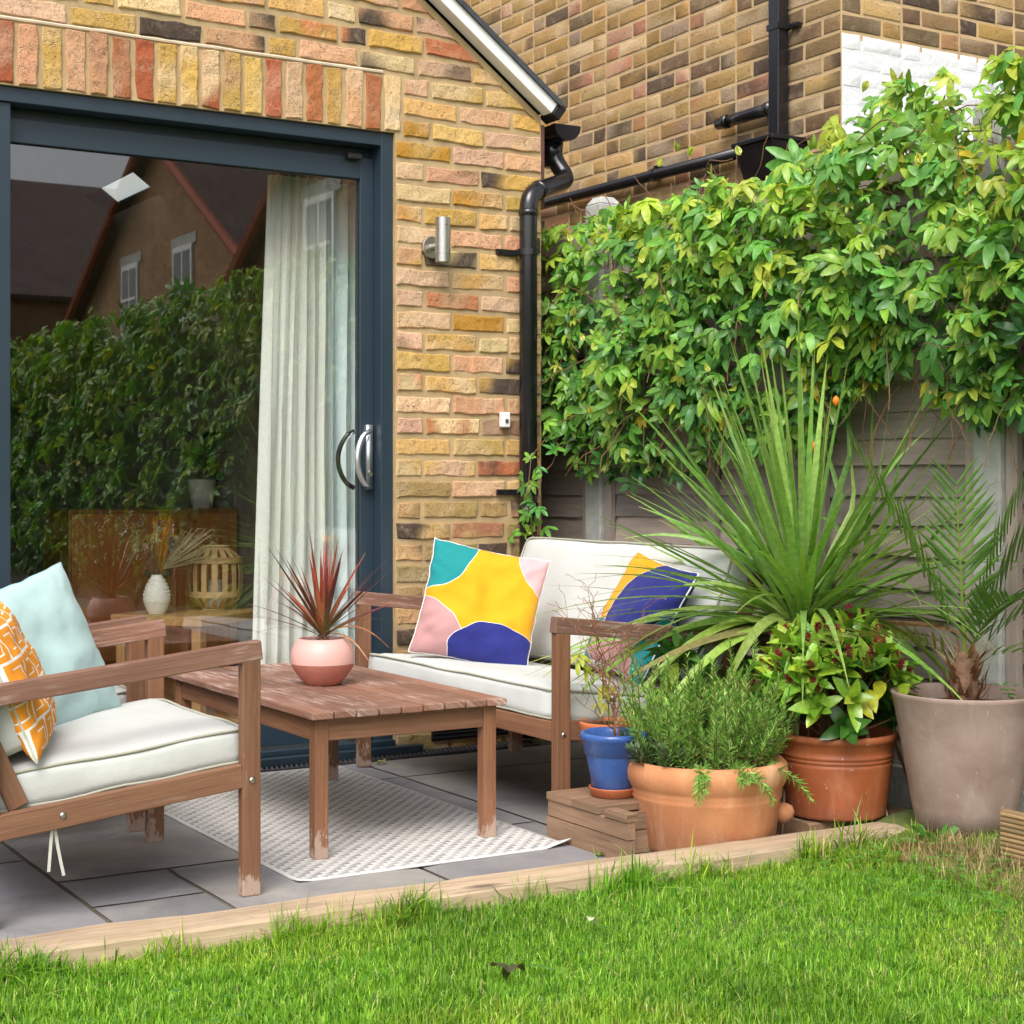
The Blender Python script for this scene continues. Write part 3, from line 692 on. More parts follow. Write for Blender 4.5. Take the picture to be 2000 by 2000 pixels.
# ---- fence
FX = 3.49; posts = [7.04, 5.11, 3.18, 1.25, -.68, -2.61, -4.54, -6.47]
plab = ['behind the corner of the brick extension', 'beside the black downpipe, partly under the vine', 'at the right edge, behind the palm', 'nearest of the garden posts, right of the palm', 'one bay from the palm, seen in the glass', 'two bays from the palm, seen in the glass', 'three bays from the palm, seen in the glass', 'last one far down the garden']
for i, y in enumerate(posts):
    q = MB(); q.box((-.05, -.05, -.05), (.05, .05, 2.0)); frust(q, (0, 0), .05, .05, 2.0, .03, .03, 2.03)
    o = q.build('fence_post', M['concrete'], None, bevel=.006); o.location = (FX+.02, y, 0); tag(o, 'grey concrete fence post '+plab[i], 'post', 'concrete posts of the fence')
fl_ = ['far short bay beside the extension wall', 'bay behind the sofa and the spiky plant', 'bay at the right edge beyond the palm', 'bay two from the palm, seen in the glass', 'bay three from the palm, seen in the glass', 'bay four from the palm, seen in the glass', 'end bay far down the garden']
random.seed(3)
for i in range(len(posts)-1):
    ya, yb = posts[i+1]+.052, posts[i]-.052; cy = (ya+yb)/2
    t = thing('timber_fence', 'taupe painted lapped timber fence panel, '+fl_[i], 'fence panel', (FX, cy, 0), 0, 'lapped timber panels of the boundary fence')
    q = MB(); z = .12; r = 0
    while z < 1.86:
        n = 26; off = random.random()*50; h = .115; vs = []; uv = []
        ys = [ya-cy+(yb-ya)*k/n for k in range(n+1)]
        for k, y in enumerate(ys):
            wv = .010*mn.noise(Vector((y*2.2, off, 0)))+.006*mn.noise(Vector((y*9, off, 0)))
            if (k+r*7) % 13 == 5: wv += .007
            for (dx, zz) in ((.026, z+h), (.010, z+wv), (.022, z+wv+.001)): vs.append((dx, y, zz))
        fs = []
        for k in range(n):
            a = 3*k; fs += [(a, a+1, a+4, a+3), (a+1, a+2, a+5, a+4)]; uv += [[(y_*1., z_) for y_, z_ in ((ys[k]+off, h), (ys[k]+off, 0), (ys[k+1]+off, 0), (ys[k+1]+off, h))]]*2
        q.add(vs, [f[::-1] for f in fs], [u[::-1] for u in uv]); z += .088+random.uniform(-.008, .008); r += 1
    q.box((.028, ya-cy, .1), (.034, yb-cy, 1.88)); q.build('boards', M['fence'], t)
    for k, yy in enumerate((ya-cy+.001, ya-cy+.62, yb-cy-.66, yb-cy-.041)):
        q = MB(); q.box((-.012, yy, .1), (.012, yy+.04, 1.86)); q.build('batten', M['fence'], t, bevel=.002)
    q = MB(); q.box((-.016, ya-cy, 1.84), (.030, yb-cy, 1.90)); q.build('top_rail', M['fence'], t, bevel=.003)
    q = MB(); q.box((-.01, ya-cy, 0), (.03, yb-cy, .12)); q.build('gravel_board', M['concrete'], t, bevel=.004)

# ---- sleepers
def plankmesh(B, L, wd, h, seg=40, seed=0, w=.006):
    """rough sawn beam along +X with wavering edges"""
    ring = [(-.5, 0), (-.5, .5), (-.5, .93), (-.46, 1), (0, 1.01), (.46, 1), (.5, .93), (.5, .5), (.5, 0)]; k = len(ring); vs = []
    for i in range(seg+1):
        x = L*i/seg
        for j, (a, b_) in enumerate(ring):
            nn = mn.noise(Vector((x*4, j*3, seed)))*w+mn.noise(Vector((x*17, j*3, seed+4)))*w*.4
            vs.append((x, a*wd+nn*(1 if abs(a) > .4 else .1), b_*h+nn*.6*(b_ > .6)))
    fs = []; uv = []; per = [0]
    for j in range(1, k): per.append(per[-1]+math.hypot((ring[j][0]-ring[j-1][0])*wd, (ring[j][1]-ring[j-1][1])*h))
    for i in range(seg):
        for j in range(k-1):
            fs.append((i*k+j, i*k+j+1, (i+1)*k+j+1, (i+1)*k+j)); u0, u1 = L*i/seg+seed, L*(i+1)/seg+seed
            uv.append([(u0, per[j]), (u0, per[j+1]), (u1, per[j+1]), (u1, per[j])])
    for i in (0, seg):
        f = tuple(i*k+j for j in range(k)); fs.append(f[::-1] if i == 0 else f); u = [(ring[j][0]*.05+seed, ring[j][1]*.05) for j in range(k)]; uv.append(u[::-1] if i == 0 else u)
    B.add(vs, [f[::-1] for f in fs], [u[::-1] for u in uv])
q = MB(); plankmesh(q, 4.6, .115, .125, 110, 2)
o = q.build('timber_sleeper', M['sleeper'], smooth=False); o.location = (-1.35, 3.325, -.075); o.rotation_euler = (0, 0, -math.atan(.033)); tag(o, 'long pale timber sleeper edging between the paving and the lawn', 'sleeper')
q = MB(); plankmesh(q, .36, .20, .06, 14, 7, .003); o = q.build('timber_offcut', M['crate']); o.location = (2.93, 3.40, -.008); o.rotation_euler = (0, 0, R(-2)); tag(o, 'short brown timber offcut lying under the red terracotta pot', 'timber block')
wb = thing('wooden_block', 'low stack of weathered wooden blocks under the blue pot', 'wooden step', (2.375, 3.35, 0))
for i, (z0, z1) in enumerate(((0, .058), (.061, .104))):
    q = MB(); plankmesh(q, .375-.005*i, .022, z1-z0, 14, 9+i, .002); o = q.build('side_board', M['crate'], wb); o.location = (.011+i*.001, 0, z0); o.rotation_euler = (0, 0, R(90))
    q = MB(); plankmesh(q, .118, .022, z1-z0, 10, 19+i, .002); o = q.build('end_board', M['crate'], wb); o.location = (.025, .105, z0)
for i in range(3):
    q = MB(); plankmesh(q, .150 if i else .034, .122 if i else .10, .02, 8, 29+i, .0015); o = q.build('top_board', M['crate'], wb); o.location = (-.004, .060+i*.125 if i else .048, .1055)
q = MB(); q.box((.03, .12, 0), (.136, .36, .10)); q.build('core', M['crate'], wb)
te = thing('timber_edging', 'ribbed decking board standing on edge at the right of the lawn', 'decking board', (3.05, 2.757, .02))
q = MB(); q.box((0, -3.6, -.06), (.020, 0, .15))
for i in range(17):
    z = -.05+i*.0117; q.box((-.004, -3.6, z), (0, -.001, z+.007))
q.build('board', M['deck'], te, bevel=.0015)
q = MB(); vs = []; n = 20
for j in range(n+1):
    for i in range(n+1):
        x = 2.6+.87*i/n; y = 1.2+2.0*j/n; e = max(0, min(1, (x-2.75)/.35))*max(0, min(1, (3.18-y)/.1))
        vs.append((x, y, -.045+.085*e+.02*mn.noise(Vector((x*9, y*9, 0)))*e))
q.add(vs, [(j*(n+1)+i, j*(n+1)+i+1, (j+1)*(n+1)+i+1, (j+1)*(n+1)+i) for j in range(n) for i in range(n)])
tag(q.build('soil_bed', M['soil'], smooth=True), None, None, kind='structure')

# ---- houses seen in the door glass
def tilemat(name, c1, c2, sc):
    m, nt, N, L, b = newmat(name); v = coord(nt, 'UV'); bt = nt.nodes.new('ShaderNodeTexBrick'); L.new(v, bt.inputs['Vector']); bt.inputs['Scale'].default_value = sc
    bt.inputs['Color1'].default_value = (*c1, 1); bt.inputs['Color2'].default_value = (*c2, 1); bt.inputs['Mortar'].default_value = (*[x*(.35 if sc < 2 else 1.5) for x in c1], 1); bt.inputs['Mortar Size'].default_value = .03; bt.inputs['Bias'].default_value = -.2
    bt.inputs['Brick Width'].default_value = .5; bt.inputs['Row Height'].default_value = .17
    L.new(mixc(nt, .55, bt.outputs[0], mixc(nt, ramp(nt, noi(nt, v, 1.1, 6, .7), .3, .7), (.45, .45, .45), (1.4, 1.4, 1.4)), 'MULTIPLY'), b.inputs['Base Color']); b.inputs['Roughness'].default_value = .9; return m
M['rbrick'] = tilemat('distant_brick', (.24, .13, .06), (.44, .28, .15), 2.2); M['rtile'] = tilemat('distant_tiles', (.12, .075, .065), (.19, .115, .095), 1.6)
def farhouse(x, y0, y1, ze, za_, depth, label, chim):
    t = thing('brick_house', label, 'house', (x, (y0+y1)/2, 0)); h = (y1-y0)/2
    q = MB(); pl = [(-h, 0), (h, 0), (h, ze), (0, za_), (-h, ze)]
    vs = [(0, a, b) for a, b in pl]+[(depth, a, b) for a, b in pl]
    q.add(vs, [(4, 3, 2, 1, 0), (5, 6, 7, 8, 9), (0, 1, 6, 5), (1, 2, 7, 6), (4, 0, 5, 9)], [[(a, b) for a, b in pl][::-1], [(a, b) for a, b in pl], [(0, 0), (h, 0), (h, 1), (0, 1)], [(0, 0), (0, ze), (depth, ze), (depth, 0)], [(0, ze), (0, 0), (depth, 0), (depth, ze)]])
    q.build('wall', M['rbrick'], t)
    for s in (1, -1):
        q = MB(); sl_ = math.hypot(h, za_-ze)
        q.add([(-.25, s*(h+.25), ze-.2), (depth+.2, s*(h+.25), ze-.2), (depth+.2, 0, za_+.06), (-.25, 0, za_+.06), (-.25, s*(h+.25), ze-.08), (depth+.2, s*(h+.25), ze-.08), (depth+.2, 0, za_+.18), (-.25, 0, za_+.18)],
              [(0, 1, 2, 3), (4, 5, 6, 7), (0, 4, 7, 3), (0, 1, 5, 4)], [[(0, 0), (depth, 0), (depth, sl_), (0, sl_)]]*4); r_ = q.build('roof', M['rtile'], t)
        q = MB(); q.tube([(-.27, s*(h+.25), ze-.14), (-.27, 0, za_+.12)], .09, 6); q.build('verge', plain('red_verge', (.35, .09, .045), .8), r_)
    if chim:
        q = MB(); q.box((1.2, -.5, za_-.4), (2.0, .5, za_+1.3)); q.box((1.1, -.6, za_+1.3), (2.1, .6, za_+1.42)); q.build('chimney', M['rbrick'], t)
    for (wy, wz) in ((-h*.30, ze*.95), (h*.25, ze*.95)):
        q = MB(); q.box((-.05, wy-.5, wz-.1), (.0, wy+.5, wz+1.3)); f = q.build('window', M['white'], t)
        q = MB(); q.box((-.056, wy-.42, wz), (-.052, wy-.04, wz+1.2)); q.box((-.056, wy+.04, wz), (-.052, wy+.42, wz+1.2)); s_ = MB(); s_.box((-.14, wy-.6, wz-.2), (.0, wy+.6, wz-.1)); s_.build('sill', M['concrete'], f); s_ = MB(); s_.box((-.02, wy-.65, wz+1.3), (.0, wy+.65, wz+1.5)); s_.build('lintel', M['concrete'], f); s_ = MB(); s_.box((-.075, wy-.42, wz+.57), (-.057, wy+.42, wz+.63)); s_.build('glazing_bar', M['white'], f); q.build('pane', plain('far_pane', (.04, .05, .06), .15), f)
farhouse(10.5, -25.2, -14.2, 4.2, 7.5, 8, 'brick gable house with red verges reflected in the middle of the door glass', False)
farhouse(9, -50, -29, 5.5, 9.9, 14, 'dark tiled house reflected at the upper left of the door glass', True)
farhouse(9.5, -13.2, -4.5, 3.8, 6.6, 8, 'low roofed brick house reflected beside the curtain', True)
# ================================================================ FURNITURE
def rbox(sx, sy, sz, r=.02, n=14, bulge=0., wr=.003, seed=0, slump=0):
    """upholstered block centred on origin"""
    vs = []; fs = []; uvs = []; idx = {}
    def vert(p):
        key = tuple(round(c*n) for c in p)
        if key in idx: return idx[key]
        q = Vector((p[0]*sx/2, p[1]*sy/2, p[2]*sz/2)); h = (sx/2-r, sy/2-r, sz/2-r)
        c = Vector([max(-h[i], min(h[i], q[i])) for i in range(3)]); d = q-c
        if d.length > 1e-9: q = c+d.normalized()*r
        g = (1-p[0]**4)*(1-p[1]**4)
        q.z += bulge*g*(1 if p[2] > 0 else -.3)*abs(p[2])
        side = 1-abs(p[2])**2
        q.x += p[0]*bulge*.35*side*(1-p[1]**2); q.y += p[1]*bulge*.35*side*(1-p[0]**2)
        w = mn.noise(Vector((q.x*7+seed, q.y*7, q.z*12)))*wr+mn.noise(Vector((q.x*22+seed, q.y*22, q.z*22)))*wr*.35
        q += Vector((w*.6, w*.6, w)); idx[key] = len(vs); vs.append(q); return idx[key]
    g = [-1+2*i/n for i in range(n+1)]
    for ax in range(3):
        for s in (-1, 1):
            for i in range(n):
                for j in range(n):
                    f = []
                    for a, b in ((i, j), (i+1, j), (i+1, j+1), (i, j+1)):
                        p = [0, 0, 0]; p[ax] = s; p[(ax+1) % 3] = g[a]; p[(ax+2) % 3] = g[b]; f.append(vert(p))
                    fs.append(tuple(f) if s > 0 else tuple(f[::-1]))
    return vs, fs
def cushion(parent, name, size, M4, seed, bulge=.018, mat='cush', pipe=True, wr=.0055, r=.022):
    sx, sy, sz = size; B = MB(); vs, fs = rbox(sx, sy, sz, r, 18, bulge, wr, seed)
    B.add([M4 @ v for v in vs], fs); o = B.build(name, M[mat], parent, smooth=True)
    if pipe:
        for zz in (sz/2-.006, -sz/2+.006):
            P_ = MB(); pts = []; rr = .03; hx, hy = sx/2-.001, sy/2-.001
            for cx_, cy_, a0 in ((hx-rr, hy-rr, 0), (-hx+rr, hy-rr, 90), (-hx+rr, -hy+rr, 180), (hx-rr, -hy+rr, 270)):
                for k in range(5): a = R(a0+22.5*k); pts.append((cx_+rr*math.cos(a), cy_+rr*math.sin(a)))
            full = []
            for i in range(len(pts)):
                a, b = pts[i], pts[(i+1) % len(pts)]; m = 12 if math.hypot(a[0]-b[0], a[1]-b[1]) > .1 else 1
                for k in range(m): full.append((a[0]+(b[0]-a[0])*k/m, a[1]+(b[1]-a[1])*k/m))
            P3 = []
            for x, y in full:
                ux, uy = x/(sx/2), y/(sy/2)
                gx = bulge*.35*(1-uy**2)*(.12)*ux; gy = bulge*.35*(1-ux**2)*.12*uy
                w = mn.noise(Vector((x*7+seed, y*7, zz*12)))*wr
                P3.append(M4 @ Vector((x+gx, y+gy, zz+w+.004*(1 if zz > 0 else -1)*0)))
            P_.tube(P3, .0036, 6, closed=True); P_.build('piping', M['pipe'], o, smooth=True)
    return o
T = Matrix.Translation
def RY(a): return Matrix.Rotation(a, 4, 'Y')
def seat_set(t, Wd, seed, straps=False):
    """local: front at x=0 facing -x, width along +y"""
    al = R(6.3)
    for y in (0, Wd-.03):
        q = MB(); q.box((0, y, 0), (.045, y+.03, .5445)); q.build('leg', M['leg'], t, bevel=.003)
        q = MB(); q.box((.60, y, 0), (.645, y+.03, .475)); q.build('leg', M['leg'], t, bevel=.003)
        q = MB(); Mr = T((0, 0, .590)) @ RY(al); q.box((-.001, y-.0007, -.0452), (.755, y+.0307, 0), Mr); q.build('arm', M['arm'], t, bevel=.003)
        q = MB(); Mr = T((.0455, 0, .306)) @ RY(al); q.box((0, y+.003, -.056), (.66, y+.027, 0), Mr)
        q.build('side_rail', M['wood'], t, bevel=.003)
        q = MB(); Mr = T((.525, 0, .262)) @ RY(R(24)); yy = y+.0305 if y == 0 else y-.0155; q.box((0, yy, 0), (.045, yy+.015, .50), Mr); q.build('back_post', M['wood'], t, bevel=.003)
        for (bx, bz, yo) in ((.022, .268, 0), (.46, .232, .003)):
            for yy in ((y+yo, -1), (y+.03-yo, 1)):
                q = MB(); q.tube([(bx, yy[0], bz), (bx, yy[0]+.0035*yy[1], bz)], [.0085, .006], 14); q.build('bolt', M['steel'], t, smooth=True)
    q = MB(); q.box((.008, .0305, .245), (.030, Wd-.0305, .300)); q.build('front_rail', M['wood'], t, bevel=.003)
    q = MB(); q.box((.60, .0305, .19), (.622, Wd-.0305, .245)); q.build('rear_rail', M['wood'], t, bevel=.003)
    for i in range(7):
        q = MB(); x = .05+i*.078; z = .283-x*math.tan(al); q.box((x, .031, z), (x+.045, Wd-.031, z+.014)); q.build('seat_slat', M['wood'], t)
    for i in range(5):
        q = MB(); Mr = T((.525, 0, .262)) @ RY(R(24)); z = .09+i*.085; q.box((.010, .056, z), (.028, Wd-.056, z+.045), Mr); q.build('back_slat', M['wood'], t)
    sx = .60
    Mc = T((.010, Wd/2, .298)) @ RY(al) @ T((sx/2, 0, .047)); cushion(t, 'seat_cushion', (sx, Wd-.096, .088), Mc, seed)
    Mb = T((.555, Wd/2, .36)) @ RY(R(20)) @ T((0, 0, .205)) @ Matrix.Rotation(R(-90), 4, 'Y') ; cushion(t, 'back_cushion', (.41, Wd-.096, .105), Mb, seed+5, bulge=.015)
    if straps:
        for k, (dx, l) in enumerate(((0, .135), (.012, .122))):
            q = NB(); pts = [(.475+dx*.2+dx*i/8*1.0-.022*(i/8)**1.4*(1-k*.9), .67+.004*k, .232-l*i/8) for i in range(9)]
            strap(q, pts, [.0035]*9, (0, 1, .01), (.6, .58, .5), 0); q.build('tie_strap', M['cushside'], t)
random.seed(11)
ch1 = thing('garden_chair', 'near brown wooden garden armchair holding the pale blue and orange cushions', 'chair', (1.478, 4.24, 0), R(180), 'brown wooden garden armchairs')
seat_set(ch1, .69, 3, True)
ch2 = thing('garden_chair', 'far brown wooden garden armchair, mostly hidden behind the near one, closest to the door', 'chair', (1.478, 5.045, 0), R(180), 'brown wooden garden armchairs')
seat_set(ch2, .68, 23)
sofa = thing('garden_sofa', 'two seat brown wooden garden sofa with off white cushions against the fence', 'sofa', (2.42, 3.745, 0))
seat_set(sofa, 1.25, 43)

# coffee table
ct = thing('coffee_table', 'low worn brown slatted wooden coffee table standing on the rug', 'table', (1.70, 3.77, 0))
Wt, Lt, Ht = .575, 1.09, .378
np_ = 9; pw = Wt/np_
q = MB()
for i in range(np_): dz = random.uniform(-.0008, .0008); q.box((i*pw+.0026, -.008+random.uniform(-.0015, .0015), Ht-.018+dz), ((i+1)*pw-.0026, Lt+random.uniform(-.002, .002), Ht+dz))
q.build('tabletop', M['top'], ct, bevel=.0025)
for x in (.022, Wt-.022-.038):
    for y in (.016, Lt-.05-.038):
        q = MB(); q.box((x, y, .004), (x+.038, y+.038, Ht-.0185)); q.build('leg', M['leg'], ct, bevel=.003)
a0, a1 = .022+.038, Wt-.022-.038; b0, b1 = .016+.038, Lt-.05-.038
for y in (.022, Lt-.05-.038+.008):
    q = MB(); q.box((a0, y, Ht-.077), (a1, y+.02, Ht-.0187)); q.build('apron', M['wood'], ct, bevel=.002)
for x in (.028, a1+.006):
    q = MB(); q.box((x, b0, Ht-.077), (x+.02, b1, Ht-.0187)); q.build('apron', M['wood'], ct, bevel=.002)

# rug
q = MB(); nx, ny = 40, 70; x0, x1, y0, y1 = 1.595, 2.37, 3.60, 5.02; vs = []; uv = []
for j in range(ny+1):
    for i in range(nx+1):
        x = x0+(x1-x0)*i/nx; y = y0+(y1-y0)*j/ny
        lift = .018*max(0, (i/nx-.90)/.1)*max(0, (.04-j/ny)/.04)+.006*max(0, (.05-i/nx)/.05)*max(0, (.03-j/ny)/.03)
        vs.append((x+.002*mn.noise(Vector((x*3, y*3, 2))), y+.004*mn.noise(Vector((x*4, 0, 4))), .0042+.0014*mn.noise(Vector((x*5, y*5, 0)))+lift))
fs = [(j*(nx+1)+i, j*(nx+1)+i+1, (j+1)*(nx+1)+i+1, (j+1)*(nx+1)+i) for j in range(ny) for i in range(nx)]
uvs = [[((vs[k][0]-x0), (vs[k][1]-y0)) for k in f] for f in fs]
q.add(vs, fs, uvs)
m, nt, N_, L_, b = newmat('woven_rug'); uv = coord(nt, 'UV'); sp_ = nt.nodes.new('ShaderNodeSeparateXYZ'); L_.new(uv, sp_.inputs[0])
u, v_ = sp_.outputs[0], sp_.outputs[1]
row = mth(nt, 'FLOOR', mth(nt, 'DIVIDE', v_, .0215)); fv = mth(nt, 'FRACT', mth(nt, 'DIVIDE', v_, .0215))
fu = mth(nt, 'FRACT', mth(nt, 'ADD', mth(nt, 'DIVIDE', u, .042), mth(nt, 'MULTIPLY', row, .5)))
tri = mth(nt, 'LESS_THAN', fv, mth(nt, 'MULTIPLY', fu, 1.0)); 
wn_ = nt.nodes.new('ShaderNodeTexWhiteNoise'); wn_.noise_dimensions = '2D'; cb = nt.nodes.new('ShaderNodeCombineXYZ'); L_.new(mth(nt, 'FLOOR', mth(nt, 'ADD', mth(nt, 'DIVIDE', u, .042), mth(nt, 'MULTIPLY', row, .5))), cb.inputs[0]); L_.new(row, cb.inputs[1]); L_.new(cb.outputs[0], wn_.inputs[0])
weave = mth(nt, 'GREATER_THAN', mth(nt, 'FRACT', mth(nt, 'DIVIDE', u, .004)), .35)
st_ = mth(nt, 'MULTIPLY', tri, mth(nt, 'ADD', .45, mth(nt, 'MULTIPLY', wn_.outputs[0], .5)))
inb = mth(nt, 'MULTIPLY', mth(nt, 'MULTIPLY', mth(nt, 'GREATER_THAN', u, .012), mth(nt, 'LESS_THAN', u, x1-x0-.012)), mth(nt, 'MULTIPLY', mth(nt, 'GREATER_THAN', v_, .012), mth(nt, 'LESS_THAN', v_, y1-y0-.012)))
f = mth(nt, 'MULTIPLY', mth(nt, 'MULTIPLY', st_, inb), mth(nt, 'ADD', .75, mth(nt, 'MULTIPLY', weave, .25)))
c = mixc(nt, f, (.66, .64, .61), (.22, .215, .24)); c = mixc(nt, mth(nt, 'MULTIPLY', ramp(nt, noi(nt, uv, 5, 5), .5, .75), .2), c, (.45, .40, .34))
L_.new(c, b.inputs['Base Color']); b.inputs['Roughness'].default_value = .9; bump(nt, b, mth(nt, 'ADD', weave, tri), .001, .5)
rg = q.build('rug', m, smooth=True); sf = rg.modifiers.new('s', 'SOLIDIFY'); sf.thickness = .0035; sf.offset = -1
tag(rg, 'off white and grey woven outdoor rug lying under the coffee table', 'rug')

# scatter cushions
def pillow(t, size, thick, mat, pipemat, M4, seed, n=40, crumple=.012):
    Wp = Hp = size; B = MB(); vs = []; fs = []; uvs = []
    def pos(u, v, s):
        e = max(0, (1-u*u)*(1-v*v)); th = thick/2*(e**.42)*(.92+.2*mn.noise(Vector((u*1.5+seed, v*1.5, s))))
        x = Wp/2*u*(1-.055*(1-v*v)); z = Hp/2*v*(1-.055*(1-u*u))
        rad = math.atan2(v, u); w = abs(mn.noise(Vector((math.cos(rad)*6+seed, math.sin(rad)*6, (u*u+v*v)*.8))))*crumple*1.2*min(1, (u*u+v*v))*e**.25+mn.noise(Vector((u*3+seed, v*3, s*.1)))*crumple*e**.3+mn.noise(Vector((u*8+seed, v*8, s*.1)))*crumple*.35*e**.3
        ez = mn.noise(Vector((u*5+seed, v*5, 3)))*.004*(1-e)
        return M4 @ Vector((x+ez, s*(th+w*.5), z+ez))
    g = [math.sin((-1+2*i/n)*math.pi/2) for i in range(n+1)]
    for s in (-1, 1):
        o_ = len(vs)
        for j in range(n+1):
            for i in range(n+1): vs.append(pos(g[i], g[j], s))
        for j in range(n):
            for i in range(n):
                f = (o_+j*(n+1)+i, o_+j*(n+1)+i+1, o_+(j+1)*(n+1)+i+1, o_+(j+1)*(n+1)+i)
                uu = [((g[i]+1)/2, (g[j]+1)/2), ((g[i+1]+1)/2, (g[j]+1)/2), ((g[i+1]+1)/2, (g[j+1]+1)/2), ((g[i]+1)/2, (g[j+1]+1)/2)]
                if s > 0: f = f[::-1]; uu = uu[::-1]; 
                fs.append(f); uvs.append(uu)
    B.add(vs, fs, uvs); o = B.build('cover', mat, t, smooth=True)
    pts = [pos(a, -1, 0) for a in g]+[pos(1, a, 0) for a in g[1:]]+[pos(a, 1, 0) for a in g[::-1][1:]]+[pos(-1, a, 0) for a in g[::-1][1:-1]]
    P_ = MB(); P_.tube(pts, .0028, 6, closed=True); P_.build('piping', pipemat, t, smooth=True)
def blobmat(name, base, blobs):
    """blobs: (cx, cy, ax, ay, deg, col)"""
    m, nt, N, L, b = newmat(name); uv = coord(nt, 'UV')
    s = nt.nodes.new('ShaderNodeSeparateXYZ'); L.new(uv, s.inputs[0]); n1 = mth(nt, 'MULTIPLY', mth(nt, 'SUBTRACT', noi(nt, uv, 2.6, 1), .5), .22)
    c = base; edge = .010
    for cx_, cy_, ax, ay, dg, col in blobs:
        ca, sa = math.cos(R(dg)), math.sin(R(dg)); dx = mth(nt, 'SUBTRACT', s.outputs[0], cx_); dy = mth(nt, 'SUBTRACT', s.outputs[1], cy_)
        p = mth(nt, 'DIVIDE', mth(nt, 'ADD', mth(nt, 'MULTIPLY', dx, ca), mth(nt, 'MULTIPLY', dy, sa)), ax)
        q = mth(nt, 'DIVIDE', mth(nt, 'SUBTRACT', mth(nt, 'MULTIPLY', dy, ca), mth(nt, 'MULTIPLY', dx, sa)), ay)
        d = mth(nt, 'ADD', mth(nt, 'SQRT', mth(nt, 'ADD', mth(nt, 'MULTIPLY', p, p), mth(nt, 'MULTIPLY', q, q))), n1)
        c = mixc(nt, mth(nt, 'LESS_THAN', d, 1+edge), c, base)
        c = mixc(nt, mth(nt, 'LESS_THAN', d, 1), c, col)
    L.new(c, b.inputs['Base Color']); b.inputs['Roughness'].default_value = .85; b.inputs['Sheen Weight'].default_value = .1
    v = coord(nt); bump(nt, b, mth(nt, 'ADD', noi(nt, v, 16, 4), mth(nt, 'MULTIPLY', noi(nt, v, 900, 1), .03)), .006, .35); return m
TEAL, YEL, PINK, MAUVE, NAVY, WH = (.0, .22, .23), (.72, .34, .0), (.72, .40, .42), (.47, .25, .25), (.012, .017, .18), (.85, .85, .86)
m1 = blobmat('abstract_print', WH, [(.56, .60, .64, .60, 0, YEL), (-.04, 1.08, .44, .54, 0, TEAL), (1.10, 1.06, .36, .42, 15, PINK), (-.06, .03, .54, .46, -15, MAUVE), (.80, -.02, .50, .34, -18, NAVY)])
m2 = blobmat('abstract_print_turned', WH, [(.05, .1, .4, .45, 0, TEAL), (.15, .85, .62, .50, 0, YEL), (.62, .12, .46, .38, 10, MAUVE), (.78, .72, .66, .34, 40, NAVY), (1.1, .2, .25, .4, 0, TEAL)])
pl1 = thing('scatter_cushion', 'square yellow, teal, pink and navy cushion at the far left end of the sofa', 'cushion', (2.67, 4.59, .555), 0)
# facing the camera, leaning back, rolled clockwise a little
pillow(pl1, .385, .15, m1, M['whitepipe'], Matrix.Rotation(R(-31), 4, 'Z') @ Matrix.Rotation(R(-17), 4, 'X') @ Matrix.Rotation(R(12), 4, 'Y'), 1, crumple=.03)
pl2 = thing('scatter_cushion', 'tilted blue, yellow and mauve cushion seen from its edge behind the sofa arm', 'cushion', (2.90, 4.03, .55), 0)
pillow(pl2, .37, .13, m2, M['whitepipe'], Matrix.Rotation(R(-93), 4, 'Z') @ Matrix.Rotation(R(-27), 4, 'X') @ Matrix.Rotation(R(9), 4, 'Y'), 4)
pl3 = thing('scatter_cushion', 'plain pale blue linen cushion standing at the back of the near armchair', 'cushion', (1.085, 4.04, .52), 0)
pillow(pl3, .40, .15, M['blue'], M['bluepipe'], Matrix.Rotation(R(24), 4, 'Z') @ Matrix.Rotation(R(-18), 4, 'X') @ Matrix.Rotation(R(-14), 4, 'Y'), 8, crumple=.022)
m, nt, N_, L_, b = newmat('orange_key_print'); uv = coord(nt, 'UV'); s = nt.nodes.new('ShaderNodeSeparateXYZ'); L_.new(uv, s.inputs[0])
def cellf(x, off=0): return mth(nt, 'ABSOLUTE', mth(nt, 'SUBTRACT', mth(nt, 'FRACT', mth(nt, 'ADD', mth(nt, 'MULTIPLY', x, 4.4), off)), .5))
row = mth(nt, 'FLOOR', mth(nt, 'MULTIPLY', s.outputs[1], 4.4)); au = cellf(s.outputs[0]); sh = mth(nt, 'MULTIPLY', row, .5)
au = mth(nt, 'ABSOLUTE', mth(nt, 'SUBTRACT', mth(nt, 'FRACT', mth(nt, 'ADD', mth(nt, 'MULTIPLY', s.outputs[0], 4.4), sh)), .5)); av = cellf(s.outputs[1])
dm = mth(nt, 'MAXIMUM', au, av)
r1 = mth(nt, 'MULTIPLY', mth(nt, 'GREATER_THAN', dm, .455), 1); r2 = mth(nt, 'MULTIPLY', mth(nt, 'GREATER_THAN', dm, .215), mth(nt, 'LESS_THAN', dm, .262))
gap = mth(nt, 'GREATER_THAN', mth(nt, 'SUBTRACT', mth(nt, 'FRACT', mth(nt, 'ADD', mth(nt, 'MULTIPLY', s.outputs[0], 4.4), sh)), .5), -.2)
L_.new(mixc(nt, mth(nt, 'MAXIMUM', r1, mth(nt, 'MULTIPLY', r2, gap)), (.85, .31, .02), (.85, .83, .78)), b.inputs['Base Color']); b.inputs['Roughness'].default_value = .85
pl4 = thing('scatter_cushion', 'orange cushion with white maze pattern leaning at the near side of the armchair', 'cushion', (.965, 3.735, .515), 0)
pillow(pl4, .33, .11, m, M['cushside'], Matrix.Rotation(R(66), 4, 'Z') @ Matrix.Rotation(R(-22), 4, 'X') @ Matrix.Rotation(R(-6), 4, 'Y'), 12, crumple=.02)

